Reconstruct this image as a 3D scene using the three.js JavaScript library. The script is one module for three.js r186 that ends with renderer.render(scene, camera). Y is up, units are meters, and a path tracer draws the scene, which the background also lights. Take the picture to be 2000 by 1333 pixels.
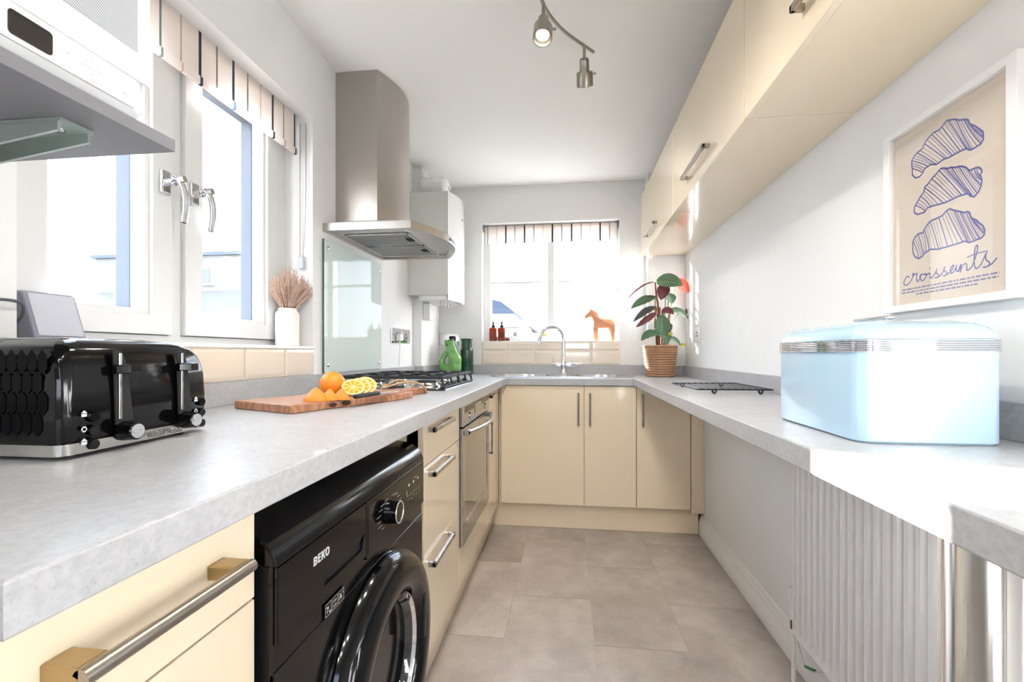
import * as THREE from 'three';
import { RoundedBoxGeometry } from 'three/addons/geometries/RoundedBoxGeometry.js';
import { TextGeometry } from 'three/addons/geometries/TextGeometry.js';
import { FontLoader } from 'three/addons/loaders/FontLoader.js';
import { MarchingCubes } from 'three/addons/objects/MarchingCubes.js';
import { mergeGeometries, mergeVertices, toCreasedNormals } from 'three/addons/utils/BufferGeometryUtils.js';

// ------------------------------------------------------------------ camera, sky, sun, exposure
// Room axes: x to the right, y up, depth d away from the camera (three's z = -d).
const EYE = 1.05, FOCAL = 890;
const scene = new THREE.Scene();
const camera = new THREE.PerspectiveCamera(2 * Math.atan(666.5 / FOCAL) * 180 / Math.PI, 2000 / 1333, 0.02, 400);
camera.position.set(0, EYE, 0);
camera.rotation.y = Math.atan(109 / FOCAL);
camera.setViewOffset(2000, 1333, 0, -23.5, 2000, 1333);   // level camera, lens shifted a little

const SKY = 0.78, SUN = 8.8, LAMP = 0.15;
{
  const w = 64, h = 64, data = new Float32Array(w * h * 4);
  for (let j = 0; j < h; j++) for (let i = 0; i < w; i++) {
    const e = Math.max(0, Math.sin(((j + 0.5) / h - 0.5) * Math.PI)), k = Math.pow(e, 0.55), o = (j * w + i) * 4;
    data[o] = 0.96 - 0.42 * k; data[o + 1] = 0.99 - 0.25 * k; data[o + 2] = 1.05; data[o + 3] = 1;
  }
  const t = new THREE.DataTexture(data, w, h, THREE.RGBAFormat, THREE.FloatType);
  t.mapping = THREE.EquirectangularReflectionMapping; t.magFilter = THREE.LinearFilter; t.needsUpdate = true;
  scene.background = t; scene.backgroundIntensity = SKY;
}
const sun = new THREE.DirectionalLight(new THREE.Color().setRGB(0.99, 0.995, 1), SUN);
sun.position.set(-10, 3.6, -5.0); sun.target.position.set(0, 0, 0);
sun.castShadow = true; sun.shadow.mapSize.set(4096, 4096); sun.shadow.radius = 2;
Object.assign(sun.shadow.camera, { left: -8, right: 8, top: 8, bottom: -8, near: 0.1, far: 40 });
scene.add(sun, sun.target);

const renderer = new THREE.WebGLRenderer({ antialias: true });
renderer.toneMapping = THREE.LinearToneMapping;
renderer.toneMappingExposure = 11.1;
renderer.shadowMap.enabled = true; renderer.shadowMap.type = THREE.PCFSoftShadowMap;

// ------------------------------------------------------------------ helpers
const font = await new FontLoader().loadAsync('fonts/droid/droid_sans_bold.typeface.json');
const fontThin = await new FontLoader().loadAsync('fonts/droid/droid_sans_regular.typeface.json');
let seedState = 7;
const rnd = () => { seedState = (seedState + 0x6d2b79f5) | 0; let t = Math.imul(seedState ^ (seedState >>> 15), 1 | seedState); t = (t + Math.imul(t ^ (t >>> 7), 61 | t)) ^ t; return ((t ^ (t >>> 14)) >>> 0) / 4294967296; };
const R = (a, b) => a + (b - a) * rnd();
const V = (x, y, d) => new THREE.Vector3(x, y, -d);
const used = new Map();
function numbered(n) { const k = used.get(n) ?? 0; used.set(n, k + 1); return k ? `${n}_${String(k).padStart(3, '0')}` : n; }
const nonIdx = (g) => (g.index ? g.toNonIndexed() : g);
function join(list) {
  const a = list.map((g) => { const q = nonIdx(g); for (const k of Object.keys(q.attributes)) if (!['position', 'normal', 'uv'].includes(k)) q.deleteAttribute(k); if (!q.attributes.uv) q.setAttribute('uv', new THREE.Float32BufferAttribute(new Float32Array(q.attributes.position.count * 2), 2)); q.morphAttributes = {}; return q; });
  return a.length === 1 ? a[0] : mergeGeometries(a);
}
function boxUV(g, s) {
  g = nonIdx(g); const p = g.attributes.position, n = g.attributes.normal, uv = new Float32Array(p.count * 2);
  for (let i = 0; i < p.count; i++) {
    const ax = Math.abs(n.getX(i)), ay = Math.abs(n.getY(i)), az = Math.abs(n.getZ(i)), x = p.getX(i), y = p.getY(i), z = p.getZ(i);
    const [a, b] = ay >= ax && ay >= az ? [x, z] : ax >= az ? [z, y] : [x, y];
    uv[i * 2] = a / s; uv[i * 2 + 1] = b / s;
  }
  g.setAttribute('uv', new THREE.BufferAttribute(uv, 2)); return g;
}
const tmp = new THREE.Vector3();
// a named mesh; geometry given in room coordinates, moved so that it hangs under its (unturned) parent
function mk(name, geo, mat, parent = scene) {
  let g = Array.isArray(geo) ? join(geo) : geo;
  if (mat.userData.tile) g = boxUV(g, mat.userData.tile);
  if (parent !== scene) { parent.updateWorldMatrix(true, false); parent.getWorldPosition(tmp); g.translate(-tmp.x, -tmp.y, -tmp.z); }
  return put(name, g, mat, parent);
}
// the same with geometry in the parent's own axes
function put(name, geo, mat, parent = scene) {
  let g = Array.isArray(geo) ? join(geo) : geo;
  if (mat.userData.tile && parent.userData.local) g = boxUV(g, mat.userData.tile);
  const m = new THREE.Mesh(g, mat); m.name = parent === scene ? numbered(name) : name; m.castShadow = m.receiveShadow = true; parent.add(m); return m;
}
function thing(name, label, category, at = [0, 0, 0], turn = 0, group) {
  const o = new THREE.Group(); o.name = numbered(name); o.position.copy(V(...at)); o.rotation.y = turn; scene.add(o);
  o.userData = { label, category }; if (group) o.userData.group = group; return o;
}
function tag(o, label, category, group) { o.userData.label = label; o.userData.category = category; if (group) o.userData.group = group; return o; }
function struct(name, label, category) { const o = new THREE.Group(); o.name = name; o.userData = { kind: 'structure', label, category }; scene.add(o); return o; }
const lab = (m, label) => { m.userData.label = label; return m; };

function B(x0, x1, y0, y1, d0, d1, r = 0, seg = 2) {
  const w = x1 - x0, h = y1 - y0, l = d1 - d0;
  const g = r ? new RoundedBoxGeometry(w, h, l, seg, Math.min(r, w / 2.01, h / 2.01, l / 2.01)) : new THREE.BoxGeometry(w, h, l);
  return g.translate((x0 + x1) / 2, (y0 + y1) / 2, -(d0 + d1) / 2);
}
const poly = (pts) => { const s = new THREE.Shape(); pts.forEach(([a, b], i) => (i ? s.lineTo(a, b) : s.moveTo(a, b))); s.closePath(); return s; };
const ext = (shape, depth, bevel = 0, seg = 2, curve = 24, bevelSize = bevel) => new THREE.ExtrudeGeometry(shape, { depth: depth - 2 * bevel, bevelEnabled: bevel > 0, bevelThickness: bevel, bevelSize, bevelOffset: -bevelSize, bevelSegments: seg, curveSegments: curve }).translate(0, 0, bevel);
const exPlan = (s, y0, y1, b = 0, seg, curve) => ext(s instanceof THREE.Shape ? s : poly(s), y1 - y0, b, seg, curve).rotateX(-Math.PI / 2).translate(0, y0, 0);          // shape in (x, d), raised in y
const exFront = (s, d0, d1, b = 0, seg, curve) => ext(s instanceof THREE.Shape ? s : poly(s), d1 - d0, b, seg, curve).translate(0, 0, -d1);                            // shape in (x, y), drawn along d
const exSide = (s, x0, x1, b = 0, seg, curve) => ext(s instanceof THREE.Shape ? s : poly(s), x1 - x0, b, seg, curve).rotateY(Math.PI / 2).translate(x0, 0, 0);          // shape in (d, y), drawn along x
// rectangle with rectangular openings [[a0, a1, b0, b1], ...]
function holed(a0, a1, b0, b1, holes) { const s = poly([[a0, b0], [a1, b0], [a1, b1], [a0, b1]]); for (const [p, q, r, t] of holes) { const h = new THREE.Path(); h.moveTo(p, r); h.lineTo(p, t); h.lineTo(q, t); h.lineTo(q, r); h.closePath(); s.holes.push(h); } return s; }
function tube(pts, r, rad = 8, seg, closed = false) {
  const c = pts.length > 2 ? new THREE.CatmullRomCurve3(pts, closed, 'centripetal') : new THREE.LineCurve3(...pts);
  return new THREE.TubeGeometry(c, seg ?? Math.max(2, pts.length * 6), r, rad, closed);
}
function rod(a, b, r, r2 = r, seg = 16) {
  const dir = new THREE.Vector3().subVectors(b, a), g = new THREE.CylinderGeometry(r2, r, dir.length(), seg);
  g.applyQuaternion(new THREE.Quaternion().setFromUnitVectors(new THREE.Vector3(0, 1, 0), dir.clone().normalize()));
  return g.translate((a.x + b.x) / 2, (a.y + b.y) / 2, (a.z + b.z) / 2);
}
const lathe = (pts, at, seg = 32) => new THREE.LatheGeometry(pts.map(([r, y]) => new THREE.Vector2(r, y)), seg).translate(at[0], at[1], -at[2]);
// skin over rings of points, each ring an array of Vector3 of one length
function loft(rings, capA = true, capB = true, crease = 0.7) {
  const n = rings[0].length, pos = [], idx = [];
  rings.forEach((r) => r.forEach((p) => pos.push(p.x, p.y, p.z)));
  for (let k = 0; k < rings.length - 1; k++) for (let i = 0; i < n; i++) { const a = k * n + i, b = k * n + (i + 1) % n; idx.push(a, b, a + n, b, b + n, a + n); }
  const cap = (k, flip) => { const c = pos.length / 3, m = rings[k].reduce((s, p) => s.add(p), new THREE.Vector3()).divideScalar(n); pos.push(m.x, m.y, m.z); for (let i = 0; i < n; i++) { const a = k * n + i, b = k * n + (i + 1) % n; flip ? idx.push(c, b, a) : idx.push(c, a, b); } };
  if (capA) cap(0, true); if (capB) cap(rings.length - 1, false);
  const g = new THREE.BufferGeometry(); g.setAttribute('position', new THREE.Float32BufferAttribute(pos, 3)); g.setIndex(idx);
  const q = toCreasedNormals(g, crease); return q;
}
// rounded rectangle ring in plan at height y
function ringRR(x0, x1, d0, d1, r, y, seg = 8) {
  const out = [], cs = [[x1 - r, d1 - r, 0], [x0 + r, d1 - r, 1], [x0 + r, d0 + r, 2], [x1 - r, d0 + r, 3]];
  for (const [cx, cd, q] of cs) for (let i = 0; i <= seg; i++) { const a = (q + i / seg) * Math.PI / 2; out.push(V(cx + r * Math.cos(a), y, cd + r * Math.sin(a))); }
  return out;
}

// smooth solid round tapered bones [ax, ay, az, ra, bx, by, bz, rb]; one continuous skin
function boned(bones, lo, hi, res, blend) {
  const mc = new MarchingCubes(res, new THREE.MeshStandardMaterial(), false, false, 300000), n = res, half = n / 2, c = lo.map((v, i) => (v + hi[i]) / 2), sz = Math.max(...hi.map((v, i) => v - lo[i])) / 2;
  const p = new THREE.Vector3(), a = new THREE.Vector3(), ab = new THREE.Vector3();
  for (let k = 0; k < n; k++) for (let j = 0; j < n; j++) for (let i = 0; i < n; i++) {
    p.set(c[0] + (i - half) / half * sz, c[1] + (j - half) / half * sz, c[2] + (k - half) / half * sz); let s = 0;
    for (const b of bones) { a.set(b[0], b[1], b[2]); ab.set(b[4] - b[0], b[5] - b[1], b[6] - b[2]); const t = Math.max(0, Math.min(1, p.clone().sub(a).dot(ab) / Math.max(1e-9, ab.lengthSq()))); s += Math.exp(-(p.distanceTo(a.addScaledVector(ab, t)) - (b[3] + (b[7] - b[3]) * t)) / blend); }
    mc.field[i + j * n + k * n * n] = blend * Math.log(Math.max(s, 1e-30));
  }
  mc.isolation = 0; mc.update(); const m = mc.count, g = new THREE.BufferGeometry();
  g.setAttribute('position', new THREE.Float32BufferAttribute(mc.positionArray.slice(0, m * 3), 3)); g.scale(sz, sz, sz).translate(...c); g.deleteAttribute('uv');
  const w = mergeVertices(g, sz * 1e-4); w.computeVertexNormals(); return w;
}

// ------------------------------------------------------------------ textures
const hash = (x, y, s) => { let h = Math.imul(x, 374761393) ^ Math.imul(y, 668265263) ^ Math.imul(s, 2147483647 - 19); h = Math.imul(h ^ (h >>> 13), 1274126177); return ((h ^ (h >>> 16)) >>> 0) / 4294967296; };
function vn(u, v, per, s) {
  const x = u * per, y = v * per, xi = Math.floor(x), yi = Math.floor(y), f = (t) => t * t * (3 - 2 * t), fx = f(x - xi), fy = f(y - yi), w = (a) => ((a % per) + per) % per;
  const h = (a, b) => hash(w(a), w(b), s);
  return (h(xi, yi) * (1 - fx) + h(xi + 1, yi) * fx) * (1 - fy) + (h(xi, yi + 1) * (1 - fx) + h(xi + 1, yi + 1) * fx) * fy;
}
const fbm = (u, v, per, oct, s) => { let a = 0, k = 0.5, t = 0; for (let i = 0; i < oct; i++) { a += k * vn(u, v, per << i, s + i); t += k; k *= 0.5; } return a / t; };
function tex(n, fn, srgb = true) {
  const d = new Uint8Array(n * n * 4);
  for (let j = 0; j < n; j++) for (let i = 0; i < n; i++) { const c = fn(i / n, j / n), o = (j * n + i) * 4; for (let k = 0; k < 3; k++) d[o + k] = Math.max(0, Math.min(255, c[k] ?? c[0])); d[o + 3] = 255; }
  const t = new THREE.DataTexture(d, n, n); t.wrapS = t.wrapT = THREE.RepeatWrapping; t.magFilter = THREE.LinearFilter; t.minFilter = THREE.LinearMipmapLinearFilter; t.generateMipmaps = true;
  if (srgb) t.colorSpace = THREE.SRGBColorSpace; t.needsUpdate = true; return t;
}
const gray = (v) => [v, v, v];
function canvasTex(w, h, draw) { const c = document.createElement('canvas'); c.width = w; c.height = h; draw(c.getContext('2d'), w, h); const t = new THREE.CanvasTexture(c); t.colorSpace = THREE.SRGBColorSpace; t.anisotropy = 8; return t; }

// ------------------------------------------------------------------ materials
const S = (o) => new THREE.MeshStandardMaterial(o), P = (o) => new THREE.MeshPhysicalMaterial(o);
const tiled = (m, s) => { m.userData.tile = s; return m; };
const M = {};
const plasterBump = tex(256, (u, v) => gray(255 * fbm(u, v, 16, 4, 3)), false);
M.wall = tiled(S({ color: '#ebebea', roughness: 0.85, bumpMap: plasterBump, bumpScale: 0.0012 }), 0.6);
M.ceiling = tiled(S({ color: '#f0efec', roughness: 0.9, bumpMap: plasterBump, bumpScale: 0.0008 }), 0.7);
M.white = S({ color: '#f2f1ef', roughness: 0.35 });
M.whiteGloss = P({ color: '#e7e7e6', roughness: 0.18, clearcoat: 0.5, clearcoatRoughness: 0.08 });
M.upvc = P({ color: '#dededd', roughness: 0.28 });
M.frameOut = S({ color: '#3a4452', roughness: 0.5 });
M.cream = P({ color: '#f0dec2', roughness: 0.16, clearcoat: 0.6, clearcoatRoughness: 0.05 });
M.creamEdge = S({ color: '#e8d7ba', roughness: 0.4 });
M.gap = S({ color: '#4b4034', roughness: 0.8 });
M.steel = tiled(S({ color: '#b9b6b2', metalness: 1, roughness: 0.3, roughnessMap: tex(256, (u, v) => gray(150 + 105 * vn(u, v * 0.02, 128, 5)), false) }), 0.3);
M.steelHood = tiled(S({ color: '#b7b2ad', metalness: 1, roughness: 0.34, bumpMap: tex(256, (u, v) => gray(255 * vn(u, v, 256, 6) * 0.6 + 90 * vn(u * 1, v * 0.03, 128, 7)), false), bumpScale: 0.00006 }), 0.25);
M.nickel = S({ color: '#a8a197', metalness: 1, roughness: 0.32 });
M.chrome = S({ color: '#dcdde0', metalness: 1, roughness: 0.07 });
M.bronzeBlock = S({ color: '#b59f78', metalness: 1, roughness: 0.3 });
M.black = P({ color: '#08080a', roughness: 0.1, specularIntensity: 0.75 });
M.blackSatin = S({ color: '#141417', roughness: 0.4 });
M.iron = S({ color: '#1b1b1f', roughness: 0.55 });
M.rubber = S({ color: '#1d1d1d', roughness: 0.8 });
M.glassPane = P({ color: '#ffffff', roughness: 0, transmission: 1, thickness: 0, ior: 1.5 });
M.darkGlass = P({ color: '#2a2521', roughness: 0.05, clearcoat: 1, clearcoatRoughness: 0.02 });
M.worktop = tiled(P({ roughness: 0.34, map: tex(512, (u, v) => { const a = fbm(u, v, 8, 4, 11), b = fbm(u, v, 64, 3, 12), c = vn(u, v, 200, 13) > 0.86 ? -10 : 0; const k = 176 + (a - 0.5) * 12 + (b - 0.5) * 22 + c; return [k, k, k + 2]; }) }), 0.4);
M.grey = S({ color: '#7b7a80', roughness: 0.5 });
M.bracket = S({ color: '#b9c4c0', metalness: 0.7, roughness: 0.4 });
M.tile = P({ color: '#e9dccb', roughness: 0.12, clearcoat: 0.8, clearcoatRoughness: 0.04 });
M.grout = S({ color: '#ece5da', roughness: 0.9 });
// ------------------------------------------------------------------ the room
const XL = -0.985, XR = 0.77, DF = 3.24, DN = -1.5, H = 2.25;      // left wall, right wall, far wall, near wall, ceiling
const W1 = { d0: 0.706, d1: 1.665, y0: 1.068, y1: 1.97 };          // opening in the left wall
const W2 = { x0: -0.617, x1: 0.357, y0: 1.132, y1: 1.985 };        // opening in the far wall

{ // floor: square-edged vinyl tiles laid half over half
  const f = struct('floor', 'taupe stone-effect tiled floor of the narrow kitchen', 'floor');
  mk('subfloor', B(XL - 0.3, XR + 0.3, -0.12, -0.0025, DN - 0.3, DF + 0.3), S({ color: '#c3b6a8', roughness: 0.8 }), f);
  const mats = [0, 1, 2, 3].map((k) => tiled(P({ roughness: 0.42, clearcoat: 0.15, clearcoatRoughness: 0.35, map: tex(256, (u, v) => {
    const a = fbm(u, v, 3, 3, 20 + k * 9), b = fbm(u, v, 14, 4, 24 + k * 9), c = vn(u, v * 1, 128, 28 + k); const q = 178 + (a - 0.5) * 46 + (b - 0.5) * 26 + (c - 0.5) * 8 + (k - 1.5) * 2; return [q + 3, q - 8, q - 16];
  }) }), 0.7));
  const xs = [-0.883, -0.558, -0.233, 0.095, 0.42, 0.752], L = 0.61;
  for (let i = 0; i < xs.length - 1; i++) for (let k = -6; k < 4; k++) {
    const d0 = 1.66 + k * L + (i % 2 ? 0.305 : 0) - 0.305, d1 = d0 + L; if (d0 > 2.76 || d1 < DN) continue;
    mk('tile', B(xs[i] + 0.0012, xs[i + 1] - 0.0012, -0.0025, R(-0.0002, 0.0002), Math.max(d0, DN) + 0.0012, Math.min(d1, 2.78) - 0.0012), mats[(i * 3 + k + 12) % 4], f);
  }
}
{ const c = mk('ceiling', B(XL - 0.3, XR + 0.3, H, H + 0.2, DN - 0.3, DF + 0.3), M.ceiling); tag(c, 'plain white painted kitchen ceiling', 'ceiling'); c.userData.kind = 'structure'; }

// metro tile: bevelled face looking along +x or towards the camera
function metro(a0, a1, y0, y1, depth = 0.007, bev = 0.012) {
  const rings = [[0, 0], [0, depth * 0.35], [bev, depth]].map(([i, z]) => [[a0 + i, y0 + i], [a1 - i, y0 + i], [a1 - i, y1 - i], [a0 + i, y1 - i]].map(([a, y]) => new THREE.Vector3(a, y, z)));
  return loft(rings, false, true, 0.1);
}
{ // left wall with the window opening
  const w = struct('wall_left', 'white painted wall with the wide window and the extractor', 'wall'), t = XL - 0.26;
  mk('plaster', [B(t, XL, 0, W1.y0, DN, DF), B(t, XL, W1.y1, H, DN, DF), B(t, XL, W1.y0, W1.y1, DN, W1.d0), B(t, XL, W1.y0, W1.y1, W1.d1, DF)], M.wall, w);
  mk('grout', B(XL, XL + 0.003, 0.967, 1.066, W1.d0, W1.d1 + 0.004), M.grout, w);
  for (let k = 0; k < 5; k++) { const a0 = Math.max(W1.d0, 0.69 + k * 0.1985), a1 = Math.min(W1.d1 + 0.002, 0.69 + (k + 1) * 0.1985) - 0.0025; mk('tile', metro(a0, a1, 0.9695, 1.065).rotateY(Math.PI / 2).translate(XL + 0.0028, 0, 0), M.tile, w); }
}
{ // far wall
  const w = struct('wall_far', 'white painted end wall with the window above the sink', 'wall'), e = DF + 0.26;
  mk('plaster', [B(XL - 0.26, XR + 0.26, 0, W2.y0, DF, e), B(XL - 0.26, XR + 0.26, W2.y1, H, DF, e), B(XL - 0.26, W2.x0, W2.y0, W2.y1, DF, e), B(W2.x1, XR + 0.26, W2.y0, W2.y1, DF, e)], M.wall, w);
  mk('grout', B(W2.x0, W2.x1 + 0.006, 0.967, W2.y0 - 0.002, DF - 0.003, DF), M.grout, w);
  for (const [y0, y1] of [[0.97, 1.066], [1.069, 1.129]]) for (let k = 0; k < 5; k++) {
    const a0 = Math.max(W2.x0 + 0.001, -0.63 + k * 0.198), a1 = Math.min(W2.x1 + 0.005, -0.63 + (k + 1) * 0.198) - 0.0025;
    mk('tile', metro(a0, a1, y0, y1).translate(0, 0, -(DF - 0.0028)), M.tile, w);
  }
}
{ const a = mk('trim_1', B(XL, -0.932, 0, H, 2.83, DF), M.wall); tag(a, 'narrow painted pipe boxing in the far left corner', 'boxing'); a.userData.kind = 'structure';
  const b = mk('trim_2', B(0.53, XR, 0, H, 3.125, DF), M.wall); tag(b, 'wide painted pipe boxing in the far right corner behind the plant', 'boxing'); b.userData.kind = 'structure'; }
{ const w = struct('wall_right', 'plain white painted wall with the picture and radiator', 'wall'); mk('plaster', B(XR, XR + 0.26, 0, H, DN, DF + 0.26), M.wall, w); }
{ // near wall behind the viewer; half-glazed door added to let in fill light
  const w = struct('wall_near', 'white wall behind the viewer with an added half-glazed door', 'wall');
  mk('plaster', exFront(holed(XL - 0.26, XR + 0.26, 0, H, [[-0.2, 0.6, 0.001, 2.02]]), DN - 0.2, DN), M.wall, w);
  const g = struct('door_1', 'white half-glazed door added behind the viewer for fill light', 'door');
  mk('frame', exFront(holed(-0.198, 0.598, 0.004, 2.018, [[-0.08, 0.48, 1.0, 1.9]]), DN - 0.12, DN - 0.075, 0.002), M.upvc, g);
  mk('pane', B(-0.08, 0.48, 1.0, 1.9, DN - 0.1, DN - 0.096), M.glassPane, g);
  mk('handle', tube([V(-0.14, 1.0, DN - 0.075), V(-0.14, 1.0, DN - 0.03), V(-0.05, 1.0, DN - 0.025)], 0.008), M.chrome, g);
}
{ // skirting along the right wall
  const s = exFront([[0, 0], [-0.018, 0], [-0.018, 0.075], [-0.0145, 0.082], [-0.0145, 0.09], [-0.009, 0.1], [-0.0075, 0.112], [0, 0.118]].map(([a, y]) => [XR + a, y]), DN, 2.745);
  const b = mk('baseboard_right', toCreasedNormals(s, 0.5), M.white); tag(b, 'moulded white skirting board along the right wall', 'baseboard'); b.userData.kind = 'structure';
}

// ------------------------------------------------------------------ windows
function espag(parent, at, dir) { // cranked chrome window handle on the left window, looking along +x
  const [x, y, d] = at, h = mk('handle', [B(x, x + 0.012, y - 0.032, y + 0.032, d - 0.015, d + 0.015, 0.005), rod(V(x, y, d), V(x + 0.035, y, d), 0.011), tube([V(x + 0.03, y + 0.012, d), V(x + 0.045, y + 0.004, d + 0.006), V(x + 0.05, y - 0.025, d + 0.016), V(x + 0.047, y - 0.065, d + 0.022), V(x + 0.042, y - 0.105, d + 0.021)], 0.0085, 10)], M.chrome, parent);
  mk('lock_button', rod(V(x + 0.045, y + 0.006, d + 0.004), V(x + 0.06, y + 0.008, d + 0.006), 0.009), M.nickel, h); return h;
}
{ // left window: two side-hung sashes in a white frame, dark outside
  const w = struct('window_1', 'wide white framed window with two opening sashes and chrome handles', 'window');
  const { d0, d1, y0, y1 } = W1, yb = y0 + 0.03, yt = y1 - 0.025, xa = -1.1, xb = -1.19;
  mk('frame', exSide(holed(d0, d1, y0, y1, [[d0 + 0.06, 1.14, yb, yt], [1.18, d1 - 0.06, yb, yt]]), xb, xa, 0.002), M.upvc, w);
  for (const [a, b] of [[d0 + 0.062, 1.1385], [1.1815, d1 - 0.062]]) {
    const s = 0.062, bt = 0.055, tp = 0.045, lo = yb + 0.002, hi = yt - 0.002, o = 0.008, ring = (i) => holed(a, b, lo, hi, [[a + s + i, b - s - i, yb + bt + i, yt - tp - i]]);
    const sash = mk('sash', [exSide(ring(0), -1.097, -1.086, 0.0025), exSide(ring(0.012), -1.14, -1.0972, 0.002)], M.upvc, w);
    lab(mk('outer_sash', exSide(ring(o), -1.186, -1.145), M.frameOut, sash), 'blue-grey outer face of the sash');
    mk('pane', B(-1.1445, -1.1405, yb + bt, yt - tp, a + s, b - s), M.glassPane, sash);
  }
  espag(w, [-1.086, 1.512, 1.108]); espag(w, [-1.086, 1.513, 1.205]);
  mk('sill', B(-1.11, XL + 0.012, y0 - 0.003, y0 + 0.008, d0 + 0.001, d1 - 0.001, 0.003), M.white, w);
}
{ // far window above the sink
  const w = struct('window_2', 'small white framed window above the sink with thin glazing bars', 'window');
  const { x0, x1, y0, y1 } = W2, a = 3.33, b = 3.4, f = 0.05;
  mk('frame', exFront(holed(x0, x1, y0, y1, [[x0 + f, -0.147, y0 + 0.04, y1 - f], [-0.1, x1 - f, y0 + 0.04, y1 - f]]), a, b, 0.004), M.upvc, w);
  for (const [p, q] of [[x0 + f, -0.147], [-0.1, x1 - f]]) { mk('pane', B(p, q, y0 + 0.04, y1 - f, 3.362, 3.366), M.glassPane, w); mk('glazing_bar', B(p, q, 1.563, 1.581, 3.352, 3.378, 0.003), M.upvc, w); }
  mk('sill', B(x0 + 0.001, x1 - 0.001, y0 - 0.004, y0 + 0.004, DF - 0.008, 3.335, 0.003), M.white, w);
}

// ------------------------------------------------------------------ what stands outside
{
  const gnd = mk('ground', B(-60, 60, -3.3, -3.2, -60, 90), S({ color: '#3d4038', roughness: 1 })); tag(gnd, 'open ground outside the windows', 'ground'); gnd.userData.kind = 'structure';
  const sunBlock = mk('added_sun_block', B(-1.58, -1.4, -3.2, 4.2, 3.66, 3.93, 0.01), S({ color: '#6a5a52', roughness: 0.95 })); tag(sunBlock, 'unseen stack added outside to block sun from the far window', 'chimney');  // unseen stack added to keep sun off the left pane of the far window
  // flat-roofed neighbour seen through the left window
  const wallM = S({ color: '#83837f', roughness: 0.9 }), roofM = S({ color: '#68666a', roughness: 0.9 });
  const n = thing('neighbour_house', 'pale grey flat-topped house with a slate roof beyond the left window', 'house', [-7.5, -3.2, 9]);
  mk('wall', B(-9, -6.0, -3.2, 2.86, 7.72, 11), wallM, n); mk('parapet', B(-9.06, -5.94, 2.86, 2.92, 7.66, 11.06), S({ color: '#60666f', roughness: 0.9 }), n);
  mk('lower_wall', B(-12, -4.6, -3.2, 1.6, 6.75, 7.72), wallM, n);
  for (let k = 0; k < 8; k++) mk('slate_course', new THREE.BoxGeometry(7.6, 0.03, 0.19).rotateX(0.5 + 0.06 * (k % 2)).translate(-8.3, 1.62 + k * 0.075, -(6.66 + k * 0.14)), roofM, n);
  for (const x of [-8.5, -7.1]) { const win = mk('window', B(x, x + 0.6, 2.3, 2.68, 7.68, 7.73), S({ color: '#a5a4a0', roughness: 0.6 }), n); mk('window_glass', B(x + 0.06, x + 0.54, 2.36, 2.62, 7.665, 7.685), S({ color: '#5f6264', roughness: 0.3 }), win); }
  // gabled white house and the darker roof behind it seen through the far window
  const h = thing('gabled_house', 'white gabled house seen through the window above the sink', 'house', [-3, -3.2, 22]);
  const hw = S({ color: '#d6d3cd', roughness: 0.9 });
  mk('wall', B(-7, -1.95, -3.2, 2.3, 21, 27), hw, h);
  mk('gable_roof', exFront([[-7.4, 2.3], [-1.75, 2.3], [-2.45, 2.85], [-7.4, 2.9]], 20.8, 27.2), S({ color: '#b5aea8', roughness: 0.9 }), h);
  mk('eaves', B(-7.3, -1.7, 2.24, 2.3, 20.75, 27.2), S({ color: '#8f8b86', roughness: 0.9 }), h);
  mk('door', B(-2.5, -2.36, 1.5, 2.0, 20.95, 21.02), S({ color: '#5e5a58', roughness: 0.8 }), h);
  mk('bay_window', B(-2.2, -1.75, -3.2, 2.22, 20.6, 22), S({ color: '#c9c6c0', roughness: 0.8 }), h);
  tag(mk('dark_roof', exFront([[-14, -3.2], [-3.75, -3.2], [-3.75, 3.9], [-4.1, 4.25], [-4.75, 4.72], [-5.3, 4.86], [-14, 4.9]], 32, 40), S({ color: '#3f4857', roughness: 0.9 })), 'dark sloping roof tinted with blue haze behind the gabled white house', 'roof');  // blue of distant haze is put into the roof colour
  const bush = thing('garden_bush', 'yellow-green sunlit bush beside the gabled white house', 'bush', [-1.35, -3.2, 19.5]), lv = []; for (let k = 0; k < 60; k++) lv.push(new THREE.IcosahedronGeometry(R(0.16, 0.34), 1).translate(R(-1.68, -1.0), R(-2.6, 1.85), -R(19, 20)));
  mk('foliage', lv, S({ color: '#7d6a35', roughness: 1 }), bush); mk('trunk', rod(V(-1.35, -3.2, 19.5), V(-1.35, -2.2, 19.5), 0.1), S({ color: '#5b4a38', roughness: 1 }), bush);
  const trees = []; for (let k = 0; k < 60; k++) { const g = new THREE.IcosahedronGeometry(R(0.5, 1.3), 1); trees.push(g.scale(1.5, 1, 1).translate(R(-4, 22), R(-0.6, 2.1), -R(70, 74))); }
  const tl = tag(mk('tree_line', trees, S({ color: '#3f4a35', roughness: 1 })), 'low line of far trees on the horizon', 'trees'); tl.userData.kind = 'stuff';
}
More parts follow.
